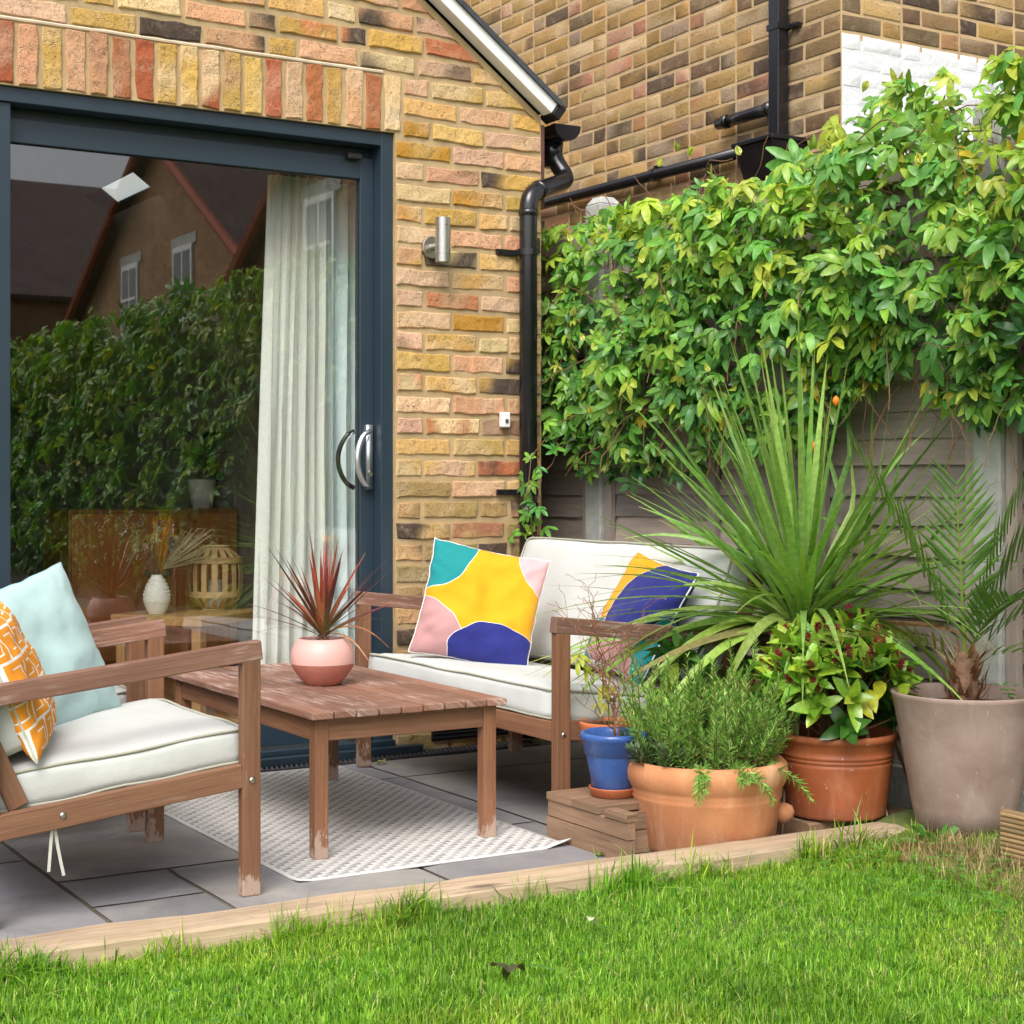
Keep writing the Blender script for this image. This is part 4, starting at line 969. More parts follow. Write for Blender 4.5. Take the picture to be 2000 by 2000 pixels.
# ================================================================ POTS
def pot(t, prof, mat, n=56): q = MB(); q.lathe(prof, n); return q.build('pot', mat, t, smooth=True)
def soil(t, r, z): q = MB(); q.lathe([(0.0005, z+.006), (r*.5, z+.004), (r, z)], 30); q.build('soil', M['soil'], t, smooth=True)
tp = thing('potted_red_cordyline', 'two tone pink bowl pot with spiky dark red plant on the coffee table', 'potted plant', (1.975, 4.29, .378))
upper = [(.0905, .062), (.0915, .075), (.090, .095), (.082, .116), (.070, .130), (.066, .133), (.062, .130), (.066, .120), (.075, .10), (.078, .07)]
q = MB(); q.lathe(upper, 56); q.build('pot_rim', M['pinkpot'], tp, smooth=True)
q = MB(); q.lathe([(0, .002), (.045, .0), (.050, .003), (.064, .018), (.080, .040), (.0885, .055), (.0906, .0618)], 56); q.build('pot_base', M['rosepot'], tp, smooth=True)
soil(tp, .07, .105)
sau = [(0, .003), (.05, .0), (.057, .002), (.064, .022), (.066, .026), (.062, .026), (.058, .008), (0, .006)]
p1 = thing('potted_rosemary', 'wide pale terracotta pot of bushy green rosemary right behind the sleeper', 'potted plant', (2.688, 3.435, 0))
pot(p1, [(0, .0), (.178, 0), (.186, .01), (.201, .098), (.205, .104), (.202, .108), (.206, .112), (.204, .116), (.209, .122), (.218, .134), (.222, .150), (.218, .165), (.206, .173), (.192, .170), (.182, .158), (.178, .13), (.175, .09)], M['terra'])
for o_ in p1.children: o_.scale = (.97, .97, 1.34)
soil(p1, .172, .20)
for a in (0, math.pi):
    q = MB(); q.lathe([(0.0, -.03), (.016, -.026), (.028, -.010), (.030, .006), (.024, .022), (.010, .029), (0, .03)], 20, (0, 0, 0)); o = q.build('knob_handle', M['terra'], p1, smooth=True)
    an = R(-34)+a; o.location = (.200*math.cos(an), .206*math.sin(an), .085); o.scale = (1, 1, .9)
p2 = thing('potted_skimmia', 'red terracotta pot with three grooves holding a glossy shrub with red flower buds', 'potted plant', (3.075, 3.36, .056))
pot(p2, [(0, 0), (.125, 0), (.133, .004), (.134, .01), (.152, .140), (.1525, .148), (.149, .150), (.1535, .153), (.1538, .160), (.1505, .162), (.155, .165), (.1555, .172), (.152, .174), (.157, .186), (.160, .204), (.165, .207), (.168, .215), (.165, .224), (.158, .226), (.152, .220), (.148, .19), (.145, .15)], M['terra2'])
soil(p2, .147, .185)
p3 = thing('potted_palm', 'big taupe grey clay pot with a small feathery palm at the right edge', 'potted plant', (3.235, 3.045, .053))
pot(p3, [(0, 0), (.112, 0), (.124, .006), (.135, .06), (.168, .25), (.186, .345), (.190, .354), (.186, .358), (.178, .354), (.170, .30), (.165, .25)], M['taupe'])
soil(p3, .172, .318)
p4 = thing('potted_cordyline', 'tall spiky green cordyline in a dark grey pot behind the red buds shrub', 'potted plant', (3.285, 3.60, 0))
pot(p4, [(0, 0), (.10, 0), (.105, .006), (.150, .325), (.158, .330), (.158, .352), (.150, .354), (.144, .34), (.14, .30)], M['darkpot'])
soil(p4, .14, .315)
p5 = thing('potted_bare_shrub', 'bright blue glazed pot on an orange saucer with a bare twiggy shrub', 'potted plant', (2.488, 3.575, .126))
q = MB(); q.lathe(sau, 40); q.build('saucer', M['terra3'], p5, smooth=True)
pot(p5, [(0, .007), (.052, .007), (.055, .010), (.073, .108), (.074, .112), (.079, .114), (.083, .148), (.088, .152), (.090, .160), (.088, .168), (.082, .170), (.076, .164), (.072, .15), (.070, .11)], M['cobalt'])
soil(p5, .072, .137)
p6 = thing('potted_seedling', 'small orange terracotta pot with thin green stems and yellow leaves behind the blue pot', 'potted plant', (2.575, 3.72, .126))
pot(p6, [(0, .0), (.05, .0), (.066, .11), (.078, .113), (.084, .165), (.086, .172), (.078, .174), (.072, .165), (.068, .12)], M['terra3'], 40)
soil(p6, .07, .14)

# ================================================================ INDOORS
M['oak_d'] = M['oak']
st = thing('side_table', 'small square oak side table indoors, close behind the door glass', 'table', (2.27, 6.14, .03), R(34))
q = MB(); q.box((-.24, -.21, .385), (.24, .21, .42)); q.build('tabletop', M['oak'], st, bevel=.003)
for x in (-.225, .185):
    for y in (-.195, .155):
        q = MB(); q.box((x, y, 0), (x+.04, y+.04, .3845)); q.build('leg', M['oak'], st, bevel=.002)
va = thing('vase', 'cream dimpled ceramic vase on the indoor side table', 'vase', (2.11, 6.10, .451))
q = MB(); vp = [(0, 0), (.030, 0), (.040, .02), (.0505, .05), (.050, .078), (.041, .106), (.027, .135), (.018, .150), (.014, .150), (.020, .13)]; q.lathe(vp, 32)
for j in range(9):
    z = .015+j*.014; r = np.interp(z, [p[1] for p in vp[:8]], [p[0] for p in vp[:8]])
    for k in range(20): a = 2*math.pi*(k+.5*(j % 2))/20; q.lathe([(.0028, -.001), (.0018, .002), (0, .0026)], 5, (0, 0, 0)) if False else q.box((r*math.cos(a)-.0022, r*math.sin(a)-.0022, z), (r*math.cos(a)+.0022, r*math.sin(a)+.0022, z+.0035))
q.build('body', M['ceramic'], va, smooth=False)
df = thing('dried_flowers', 'bunch of dried flowers, orange palm leaf and grasses standing in the cream vase', 'flowers', (2.11, 6.10, .60))
nbx = NB(); st_b = MB(); random.seed(9)
for i in range(26):
    a = random.uniform(0, 6.28); sp_ = random.uniform(.02, .13); h = random.uniform(.12, .24); e = Vector((math.cos(a)*sp_-.02, math.sin(a)*sp_, h))
    st_b.tube([(0, 0, -.04), e*.5+Vector((0, 0, .02)), e], .0012, 4)
    kind = i % 4; col = [(.55, .30, .22), (.16, .16, .28), (.58, .48, .30), (.62, .40, .30)][kind]
    for k in range(26 if kind != 2 else 40):
        d = Vector((random.gauss(0, 1), random.gauss(0, 1), random.gauss(0, 1))).normalized(); s_ = .012 if kind != 2 else .02
        p = e+Vector((0, 0, -random.random()*.06*(kind != 0)))+d*.004; strap(nbx, [p, p+d*s_*.5, p+d*s_], [.0015, .003, .0005], (.3, .2, 1), col)
for k in range(9):
    a = (k-4)*.10; b0 = Vector((.015, 0, .0)); d = Vector((math.sin(a)*.5+.06, .1*math.sin(k), math.cos(a)*1.0))
    strap(nbx, [b0, b0+d*.08, b0+d*.17, b0+d*.23], [.004, .008, .006, .001], (0, -1, .1), (.62, .26, .02))
for k in range(60):
    a = random.uniform(-.3, .5); b0 = Vector((.02, 0, .02)); d = Vector((.08+.12*random.random(), random.uniform(-.05, .05), .02+.14*random.random())); c = d+Vector((.03, 0, -.04*random.random()))
    strap(nbx, [b0, b0+d*.6, b0+d, b0+c], [.0006, .0012, .0014, .0004], (0, -1, .1), (.50, .40, .25))
st_b.build('stems', M['stem'], df); nbx.build('blooms', M['leafr'], df)
ln = thing('bamboo_lantern', 'round bamboo strip lantern on the indoor side table', 'lantern', (2.385, 6.20, .451))
q = MB()
def lr(z): return .078+.030*(1-abs((z-.125)/.125)**3)
for k in range(16):
    a = 2*math.pi*k/16; vs = []
    for j in range(13):
        z = .25*j/12; r = lr(z)*(.62+.38*min(1, math.sin(math.pi*min(1, max(0, z/.25)))*2.2)); wa = .011/r
        for d, rr_ in ((-wa, 0), (wa, 0), (wa, -.002), (-wa, -.002)): vs.append(((r+rr_)*math.cos(a+d), (r+rr_)*math.sin(a+d), z))
    q.add(vs, [(4*j+i, 4*j+(i+1) % 4, 4*j+4+(i+1) % 4, 4*j+4+i) for j in range(12) for i in range(4)])
q.build('strips', M['bamboo'], ln)
for z in (.05, .185):
    q = MB(); r = lr(z)+.001; q.lathe([(r, z), (r+.003, z), (r+.003, z+.024), (r, z+.024)], 40); q.build('band', M['bamboo'], ln, smooth=False)
q = MB(); q.tube([(lr(0)*.66*math.cos(a_), lr(0)*.66*math.sin(a_), .25) for a_ in [2*math.pi*i/24 for i in range(24)]], .005, 6, closed=True); q.build('top_ring', M['bamboo'], ln)
q = MB(); q.lathe([(0, .0), (.06, 0), (.06, .004), (0, .004)], 24); q.build('floor_plate', M['bamboo'], ln)
cd = thing('candle', 'white pillar candle standing inside the bamboo lantern', 'candle', (2.385, 6.20, .456)); q = MB(); q.lathe([(0, 0), (.028, 0), (.028, .11), (.024, .112), (0, .108)], 24); q.build('wax', M['ceramic'], cd, smooth=False); q = MB(); q.tube([(0, 0, .108), (0, .001, .122)], .001, 5); q.build('wick', M['rubber'], cd)
sbd = thing('sideboard', 'long orange brown wooden sideboard at the back of the room indoors', 'sideboard', (2.16, 7.45, .03))
q = MB(); q.box((0, 0, .08), (.82, .42, .80)); q.build('carcass', M['walnut'], sbd, bevel=.004)
for i in range(2):
    q = MB(); q.box((.01+i*.405, -.02, .10), (.405+i*.405, -.001, .78)); d = q.build('door', M['walnut'], sbd, bevel=.003); k = MB(); k.tube([(.36+i*.09, -.045, .50), (.36+i*.09, -.02, .50)], .012, 12); k.build('knob', M['steel'], d)
for x in (.03, .75):
    q = MB(); q.box((x, .02, 0), (x+.04, .06, .08)); q.build('leg', M['walnut'], sbd)
rp = thing('rubber_plant', 'rubber plant with big oval dark leaves in a white pot on the sideboard', 'potted plant', (2.88, 7.66, .83))
q = MB(); q.lathe([(0, 0), (.05, 0), (.07, .14), (.066, .14), (.06, .10)], 28); q.build('pot', M['ceramic'], rp, smooth=True)
lb = NB(); random.seed(4); LT = blade(1, .27, lambda t: math.sin(math.pi*min(1, t*.93+.04))**.7, 6, .3, .15)
for k in range(11):
    a = k*2.4; M3 = rotz(a) @ roty(-random.uniform(.1, .9)); lb.inst(LT, M3, (0, 0, .12+.022*k), random.uniform(.17, .25), (.06, .24, .06))
lb.build('leaves', leafmat('rubber_leaf', .25, .1), rp); q = MB(); q.tube([(0, 0, .08), (.01, 0, .3), (0, 0, .45)], .007, 6); q.build('stem', M['stem'], rp)
for i, (x, y, an, lab) in enumerate(((1.50, 6.9, 200, 'left of the sideboard'), (1.95, 7.5, 160, 'half hidden by the sideboard edge'))):
    t = thing('dining_chair', 'round backed tan indoor chair '+lab, 'chair', (x, y, .03), R(an), 'round backed indoor chairs')
    q = MB(); ns = 16; vs = []
    for j in range(9):
        for k in range(ns+1):
            a = R(-75+150*k/ns); r = .25; top = .42+.34*math.sqrt(max(0, 1-(a/R(80))**2)); z = .42+(top-.42)*j/8; vs.append((r*math.cos(a), r*math.sin(a), z))
    q.add(vs, [(j*(ns+1)+k, j*(ns+1)+k+1, (j+1)*(ns+1)+k+1, (j+1)*(ns+1)+k) for j in range(8) for k in range(ns)]); o = q.build('backrest', fabric('tan_velvet', (.36, .22, .12)), t, smooth=True); s_ = o.modifiers.new('s', 'SOLIDIFY'); s_.thickness = .035
    q = MB(); q.lathe([(0, .38), (.22, .38), (.235, .41), (.22, .45), (0, .46)], 30); q.build('seat', M['walnut'], t, smooth=True)
    for a in (45, 135, 225, 315):
        q = MB(); q.tube([(.15*math.cos(R(a)), .15*math.sin(R(a)), .39), (.20*math.cos(R(a)), .20*math.sin(R(a)), 0)], [.014, .010], 8); q.build('leg', M['oak'], t)
# ================================================================ PLANTS
def jc(c, k=.2, h=.08):
    f = random.uniform(1-k, 1+k); return tuple(max(0, min(1, x*f*random.uniform(1-h, 1+h))) for x in c)
def frame(fwd, nrm):
    f = Vector(fwd).normalized(); n_ = Vector(nrm); n_ = (n_-f*n_.dot(f)); n_ = n_.normalized() if n_.length > 1e-3 else f.orthogonal().normalized()
    s = n_.cross(f); return np.array([[f.x, s.x, n_.x], [f.y, s.y, n_.y], [f.z, s.z, n_.z]])
ov = lambda t: math.sin(math.pi*min(1, t**.8*.96+.03))**.75
lobe_f = lambda t: .30*(1-t)**2+.95*(math.sin(math.pi*min(1, t**1.35*.95+.015))**.62)
def palmate(nl, seed):
    random.seed(seed); ps = []
    angs = {3: (-50, 0, 50), 5: (-92, -48, 0, 48, 92)}[nl]
    for a in angs:
        L = (1 if a == 0 else .86 if abs(a) < 60 else .64)*random.uniform(.88, 1.12)
        v, f = blade(L, .172, lobe_f, 5, random.uniform(.15, .55), random.uniform(.1, .45), .25)
        v = v @ roty(random.uniform(-.1, .25)).T @ rotz(R(a+random.uniform(-8, 8))).T; ps.append((v, f))
    return join(ps)
LT = [palmate(5, k) for k in range(4)]+[palmate(3, 10+k) for k in range(5)]
SINGLE = [blade(1, .2, ov, 4, d, .2) for d in (.2, .5, .8)]
zlp = ([-6.5, 1.4, 2.6, 3.07, 3.42, 3.65, 4.1, 4.7, 5.0, 5.5], [.25, .3, 1.12, 1.14, 1.27, 1.17, 1.04, .98, .95, 1.05])
vine = thing('passion_flower_vine', 'thick green passion flower vine spilling over the top of the whole timber fence', 'climbing plant', (3.42, 3.9, 0))
VO = np.array([3.42, 3.9, 0])
def vine_leaf(B, p, s, light):
    T_ = random.choice(LT) if random.random() < .9 else random.choice(SINGLE)
    fwd = Vector((-.35+random.uniform(-.5, .3), random.uniform(-1.1, 1.1), random.uniform(-1.1, .6)))
    nrm = Vector((-.8, random.uniform(-.75, .25)-.2, .55+random.uniform(-.45, .5)))
    r = random.random()
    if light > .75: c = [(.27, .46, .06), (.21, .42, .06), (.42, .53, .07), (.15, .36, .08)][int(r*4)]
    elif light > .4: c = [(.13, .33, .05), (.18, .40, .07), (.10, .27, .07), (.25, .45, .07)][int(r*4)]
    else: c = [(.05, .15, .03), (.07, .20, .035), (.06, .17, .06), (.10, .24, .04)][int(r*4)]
    if random.random() < .012: c = (.55, .48, .04)
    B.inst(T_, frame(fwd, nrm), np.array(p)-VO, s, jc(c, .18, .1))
def vine_build(B, N, ya, yb, smin, smax, seed):
    random.seed(seed); cnt = 0
    while cnt < N:
        y = random.uniform(ya, yb); z = random.uniform(.85 if ya > 2 else .25, 2.13)
        top = float(np.interp(y, (2.8, 3.3, 3.6, 3.95, 4.4, 5.2), (2.06, 2.05, 1.965, 1.915, 1.90, 1.92)))+.035*mn.noise(Vector((y*1.7, 0, 3)))+.04*mn.noise(Vector((y*7, 0, 3)))
        low = np.interp(y, *zlp)+.10*mn.noise(Vector((y*3, 1, 1)))+.05*mn.noise(Vector((y*11, 1, 1)))
        if z > top or z < low: continue
        if y > 4.72 and (z > 1.62 or z < 1.12) and random.random() < (.62 if z < 1.87 else .35): continue
        cl = mn.noise(Vector((y*3.2, z*3.2, 8)))+.5*mn.noise(Vector((y*8, z*8, 2)))
        if cl < -.12 and random.random() < .75: continue
        e = min(1, (z-low)/.25)
        th = (.06+.17*e)*(1 if y < 4.7 else .45)*(1 if z < 1.9 else .8)
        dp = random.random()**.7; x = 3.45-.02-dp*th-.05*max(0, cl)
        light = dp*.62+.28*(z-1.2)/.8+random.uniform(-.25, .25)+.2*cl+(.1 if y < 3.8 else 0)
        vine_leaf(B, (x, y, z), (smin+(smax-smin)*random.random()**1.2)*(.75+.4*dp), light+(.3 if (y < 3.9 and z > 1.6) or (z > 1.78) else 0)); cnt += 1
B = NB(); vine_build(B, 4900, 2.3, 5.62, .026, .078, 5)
random.seed(77)
for (y, z, x) in [(5.02, 1.02, 3.12), (5.0, .98, 3.10), (5.03, .92, 3.13), (4.98, .87, 3.10), (5.02, .82, 3.14), (5.05, .78, 3.10), (5.0, .74, 3.15), (5.04, 1.10, 3.2), (5.0, 1.14, 3.24)]:
    for k in range(3): vine_leaf(B, (x+random.uniform(-.05, .04), y+random.uniform(-.04, .03), z+random.uniform(-.03, .03)), random.uniform(.038, .055), .5)
B.build('foliage', M['leaf'], vine)
B = NB(); vine_build(B, 8500, -6.4, 2.3, .055, .095, 6); B.build('foliage_beyond_frame', M['leaf'], vine).name = 'garden_end_foliage'
random.seed(12); q = MB()
for i in range(260):
    y = random.uniform(2.3, 5.5); z = random.uniform(1.15, 2.03); p = Vector((3.43-random.random()*.12, y, z)); pts = [p-Vector(VO)]
    L_ = random.randint(6, 16); d = Vector((random.uniform(-.2, .1), random.uniform(-1, 1), random.uniform(-1, .3))).normalized()
    for k in range(L_):
        d = (d+Vector((random.uniform(-.25, .2), random.uniform(-.4, .4), random.uniform(-.45, .25)))).normalized(); p = p+d*.035; p.x = min(3.45, max(3.2, p.x)); pts.append(p-Vector(VO))
        if p.z < 1.0: break
    q.tube(pts, random.uniform(.001, .0022), 5, mi=0)
for pts in ([(3.14, 5.02, .55), (3.13, 5.0, .75), (3.11, 5.01, .9), (3.14, 5.03, 1.05), (3.25, 5.02, 1.17), (3.4, 4.95, 1.25)],): q.tube([Vector(p)-Vector(VO) for p in pts], .002, 5)
q.build('stems', M['stem'], vine)
random.seed(31)
bud = NB(); 
for (y, z, x) in [(4.42, 2.07, 3.36), (4.55, 2.04, 3.38), (4.3, 2.06, 3.33), (4.98, 1.83, 3.3), (4.72, 1.78, 3.22), (4.2, 1.72, 3.2), (4.75, 1.45, 3.2), (4.7, 1.41, 3.21), (3.9, 1.95, 3.2), (3.5, 1.9, 3.2), (3.35, 2.06, 3.2), (3.75, 1.55, 3.18), (4.4, 1.68, 3.2), (4.9, 1.55, 3.25), (4.05, 1.30, 3.2), (3.15, 1.8, 3.2), (4.85, 1.20, 3.3), (4.65, 1.19, 3.24)]:
    bb_ = NB(); up = Vector((random.uniform(-.5, .2), random.uniform(-.4, .4), random.choice([1, .6, -.8])))
    for k in range(6):
        M3 = frame(up, (math.cos(k*1.05), math.sin(k*1.05), .05)); v = SINGLE[0]
        off = np.array([math.cos(k*1.05), math.sin(k*1.05), 0])*.004
        bb_.inst((v[0]*np.array([1, 1.6, 1]), v[1]), M3, np.array((x-.02, y, z))-VO+off, random.uniform(.026, .036), jc((.50, .55, .10), .2))
    bb_.build('flower_bud', M['leaf'], vine)
for (y, z, x) in [(3.55, 1.19, 3.25), (3.645, 1.06, 3.25)]:
    q = MB(); q.lathe([(0, -.016), (.008, -.010), (.011, 0), (.008, .010), (0, .016)], 12, tuple(np.array((x, y, z))-VO)); q.build('orange_fruit', plain('orange_fruit', (.75, .20, .01), .5), vine, smooth=True)

# ---- green cordyline
random.seed(14); B = NB(); base = Vector((-.095, .02, .53)); O4 = Vector((3.285, 3.60, 0))
q = MB(); q.tube([(0, 0, .30), (-.03, .005, .40), (-.08, .015, .50), (-.10, .02, .60)], [.02, .019, .018, .014], 10); q.build('trunk', M['stem'], p4, smooth=True)
SR = Vector((.8545, -.5195, 0)); SF = Vector((.5195, .8545, 0))
def sword(B, base, d, L, w, dr, col, n=9, tip=None, xmax=3.43, O=O4, fold=.25):
    pts = []; ws = []; cs = []
    tipc = lerp(col, (.45, .35, .12), .6)
    for i in range(n+1):
        t = i/n; p = base+d*L*t+Vector((0, 0, -dr*L*t*t))
        if p.x+O.x > xmax: p.x = xmax-O.x-.002*i
        pts.append(p); ws.append(max(.0006, w*(.55+.6*min(1, t*4) if t < .25 else 1.15*(1-((t-.25)/.75)**1.6)))); cs.append(lerp(lerp(col, (.30, .40, .14), .5*(1-t)**4), tipc, max(0, (t-.93)/.07)))
    side = d.cross(Vector((0, 0, 1))); up = side.cross(d)
    strap(B, pts, ws, up+Vector((random.uniform(-.4, .4),)*3), cs, fold)
for i in range(185):
    u = random.random(); a = random.uniform(0, 2*math.pi)
    el = R(random.gauss(50, 20)) if u < .75 else R(random.uniform(5, 45))
    el = min(R(86), el)
    h = (SR*math.cos(a)+SF*.62*math.sin(a)).normalized()
    if h.x > .5 and random.random() < .5: continue
    d = (h*math.cos(el)+Vector((0, 0, math.sin(el)))).normalized()
    L = random.uniform(.58, .92)*(1.1 if el > R(62) else 1); dr = random.uniform(.02, .10) if el > R(45) else random.uniform(.08, .32)
    c = random.choice([(.17, .33, .06), (.22, .40, .08), (.28, .46, .11), (.12, .25, .05), (.36, .52, .14)])
    sword(B, base+Vector((0, 0, random.uniform(-.04, .09))), d, L, random.uniform(.0072, .0118), dr+random.choice((0, 0, 0, .18)), jc(c, .15))
# long drooping older leaves
for sr, sf, z, L, dr, c in [(-.95, -.25, .35, .80, .62, (.26, .40, .08)), (-.9, -.4, .42, .72, .8, (.30, .42, .08)), (-.98, -.1, .25, .74, .5, (.22, .36, .08)), (-.85, -.5, .25, .62, .75, (.33, .44, .08)), (-1, .1, .30, .80, .42, (.2, .33, .08)),
      (.80, -.6, .75, .60, 1.25, (.33, .46, .10)), (.92, -.4, .62, .66, 1.05, (.33, .46, .12)), (.6, -.8, .7, .5, 1.2, (.3, .44, .1)), (-.75, -.65, .75, .55, 1.2, (.32, .45, .1)), (.9, -.3, .75, .52, 1.0, (.28, .42, .1)), (.1, -1, .75, .34, 1.7, (.34, .46, .12)), (-.25, -1, .7, .36, 1.6, (.36, .46, .10)), (-.6, -.8, .7, .42, 1.4, (.32, .44, .1)),
      (.95, -.2, .30, .70, .25, (.22, .3, .08)), (1, -.35, .15, .6, .15, (.30, .17, .08)), (.9, -.4, .45, .62, .5, (.16, .28, .07)), (.98, -.3, .05, .55, .12, (.25, .15, .08)), (-.95, -.5, .12, .7, .35, (.30, .22, .10)), (-1, -.2, .1, .8, .22, (.24, .36, .1)),
      (-.97, 0, .45, .86, .6, (.22, .34, .09)), (-.92, -.3, .5, .86, .72, (.26, .38, .1)), (-1, .05, .12, .84, .3, (.2, .33, .08)), (-.9, -.15, .2, .8, .45, (.24, .36, .08))]:
    d = (SR*sr+SF*sf).normalized()*math.cos(math.atan(z))+Vector((0, 0, math.sin(math.atan(z))))
    sword(B, base+Vector((0, 0, .0)), d.normalized(), L, .0145, dr, jc(c, .08), 14)
for k in range(9):
    a = random.uniform(-1, .3); el = R(random.uniform(58, 84)); d = (SR*a+SF*random.uniform(-.8, .3)).normalized()*math.cos(el)+Vector((0, 0, math.sin(el)))
    sword(B, base+Vector((0, 0, .05)), d.normalized(), random.uniform(.82, .98), random.uniform(.007, .011), random.uniform(.02, .10), jc(random.choice([(.19, .35, .07), (.26, .42, .10)]), .15))
for k in range(30):    # dead brown skirt
    a = random.uniform(0, 6.28); d = Vector((math.cos(a)*.5, math.sin(a)*.5, .3)).normalized(); sword(B, base+Vector((0, 0, -.05)), d, random.uniform(.28, .5), .006, random.uniform(1.3, 2), jc((.34, .20, .10)), 8)
B.build('leaves', M['leafg'], p4)

# ---- red cordyline on the table
random.seed(8); B = NB(); OT = Vector((1.975, 4.29, .378)); b0 = Vector((0, 0, .135))
q = MB(); q.tube([(0, 0, .10), (.001, 0, .125), (-.001, 0, .15)], [.011, .013, .009], 10)
for k in range(14): a = k*2.4; q.tube([(.008*math.cos(a), .008*math.sin(a), .118+.002*k), (.020*math.cos(a), .020*math.sin(a), .128+.002*k)], [.004, .001], 4)
q.build('stub', M['stem'], tp)
for i in range(36):
    a = i*2.4+random.uniform(-.3, .3); t = i/36; el = R(86-62*t**.9+random.uniform(-6, 6)); d = Vector((math.cos(a)*math.cos(el), math.sin(a)*math.cos(el), math.sin(el)))
    c = random.choice([(.16, .022, .022), (.24, .040, .030), (.12, .025, .03), (.32, .06, .035)])
    sword(B, b0+Vector((0, 0, .02*(1-t))), d, random.uniform(.21, .34)*(1 if t < .8 else .85), .0062, random.uniform(0, .12)+.25*max(0, t-.6), jc(c, .15), 8, O=OT)
for sr, sf, z, L, dr in [(-1, -.1, .55, .26, .5), (.95, .1, .75, .24, .75), (1, -.2, .75, .22, .35), (.9, -.5, .55, .2, .9), (-.9, .3, .8, .25, .15)]:
    d = (SR*sr+SF*sf+Vector((0, 0, z))).normalized(); sword(B, b0, d, L, .0035, dr, (.42, .16, .07), 10, O=OT)
B.build('leaves', M['leafr'], tp)

# ---- skimmia
random.seed(17); B = NB(); FB = NB(); q = MB(); cen = Vector((-.005, 0, .34))
ST = [blade(1, .24, ov, 5, d, .35, .1) for d in (-.1, .15, .35)]
cube = np.array([(x, y, z) for x in (-1, 1) for y in (-1, 1) for z in (-1, 1)], float)/1.732; cf = np.array([(0, 1, 3, 2), (4, 6, 7, 5), (0, 4, 5, 1), (2, 3, 7, 6), (0, 2, 6, 4), (1, 5, 7, 3)])
def rosette(p, ax, n, L, cols, bud):
    ax = Vector(ax).normalized(); s = ax.orthogonal().normalized(); w = ax.cross(s); a0 = random.random()*6
    for k in range(n):
        a = a0+k*2.4; o_ = .25+.85*k/n; f = (s*math.cos(a)+w*math.sin(a))*o_+ax*(1.05-o_*.75)
        B.inst(random.choice(ST), frame(f, ax), tuple(Vector(p)-ax*.012*(k/n)), L*random.uniform(.75, 1.15), jc(random.choice(cols), .15))
    if bud:
        bl = random.uniform(.032, .055); ax2 = (ax+Vector((0, 0, .5))).normalized()
        for k in range(130):
            t = random.random(); r = .017*(1-t*.6)*random.random()**.5; a = random.random()*6.28
            pt = Vector(p)+ax2*(.016+bl*t)+(s*math.cos(a)+w*math.sin(a))*r; sz = random.uniform(.0016, .0028)
            FB.add((cube*sz)+np.array(pt), cf, jc((.27, .025, .04), .35))
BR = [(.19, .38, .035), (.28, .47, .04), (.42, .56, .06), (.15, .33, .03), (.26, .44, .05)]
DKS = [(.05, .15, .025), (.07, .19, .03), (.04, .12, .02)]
for i in range(105):
    z = random.uniform(-.55, 1); a = random.uniform(0, 6.28); r = math.sqrt(max(0, 1-z*z)) if z > 0 else 1; k = random.uniform(.72, 1.05)
    d = Vector((r*math.cos(a)*.20, r*math.sin(a)*.16, z*.165))*k; p = cen+d; p.z = max(.235, p.z)
    if p.x+3.075 > 3.42: continue
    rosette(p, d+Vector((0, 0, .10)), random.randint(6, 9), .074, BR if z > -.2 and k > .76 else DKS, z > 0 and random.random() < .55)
    if i % 3 == 0: q.tube([(random.uniform(-.03, .03), random.uniform(-.03, .03), .18), d*.45+Vector((0, 0, .26)), p], [.004, .003, .002], 5)
for k in range(3): B.inst(ST[1], frame((.3-.5*k, -.6, -.5), (-.5, -.8, .8)), (-.06+.05*k, -.13, .33+.02*k), .075, (.50, .50, .04))
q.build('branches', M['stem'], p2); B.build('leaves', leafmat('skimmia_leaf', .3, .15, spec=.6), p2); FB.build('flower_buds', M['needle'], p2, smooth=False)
# leafy companion shrub behind the rosemary
hy = thing('leafy_shrub', 'dark leafy shrub filling the gap between the rosemary and the sofa arm', 'shrub', (2.93, 3.74, 0))
random.seed(19); B = NB(); q = MB()
for i in range(34):
    a = random.uniform(0, 6.28); d = Vector((math.cos(a)*.12, math.sin(a)*.08, random.uniform(-.16, .12))); p = Vector((0, 0, .36))+d
    rosette(p, d+Vector((0, 0, .12)), 6, .075, [(.05, .15, .03), (.08, .20, .04), (.12, .25, .05)], False)
    q.tube([(random.uniform(-.03, .03), 0, 0), d*.4+Vector((0, 0, .18)), p], [.005, .004, .002], 5)
for k in range(6): B.inst(SINGLE[2], frame((-1, random.uniform(-1, .2), -.6), (-.5, -.5, 1)), (-.12-.03*random.random(), -.05, .30+.03*k), .09, jc((.36, .42, .06)))
q.build('branches', M['stem'], hy); B.build('leaves', M['leaf'], hy)

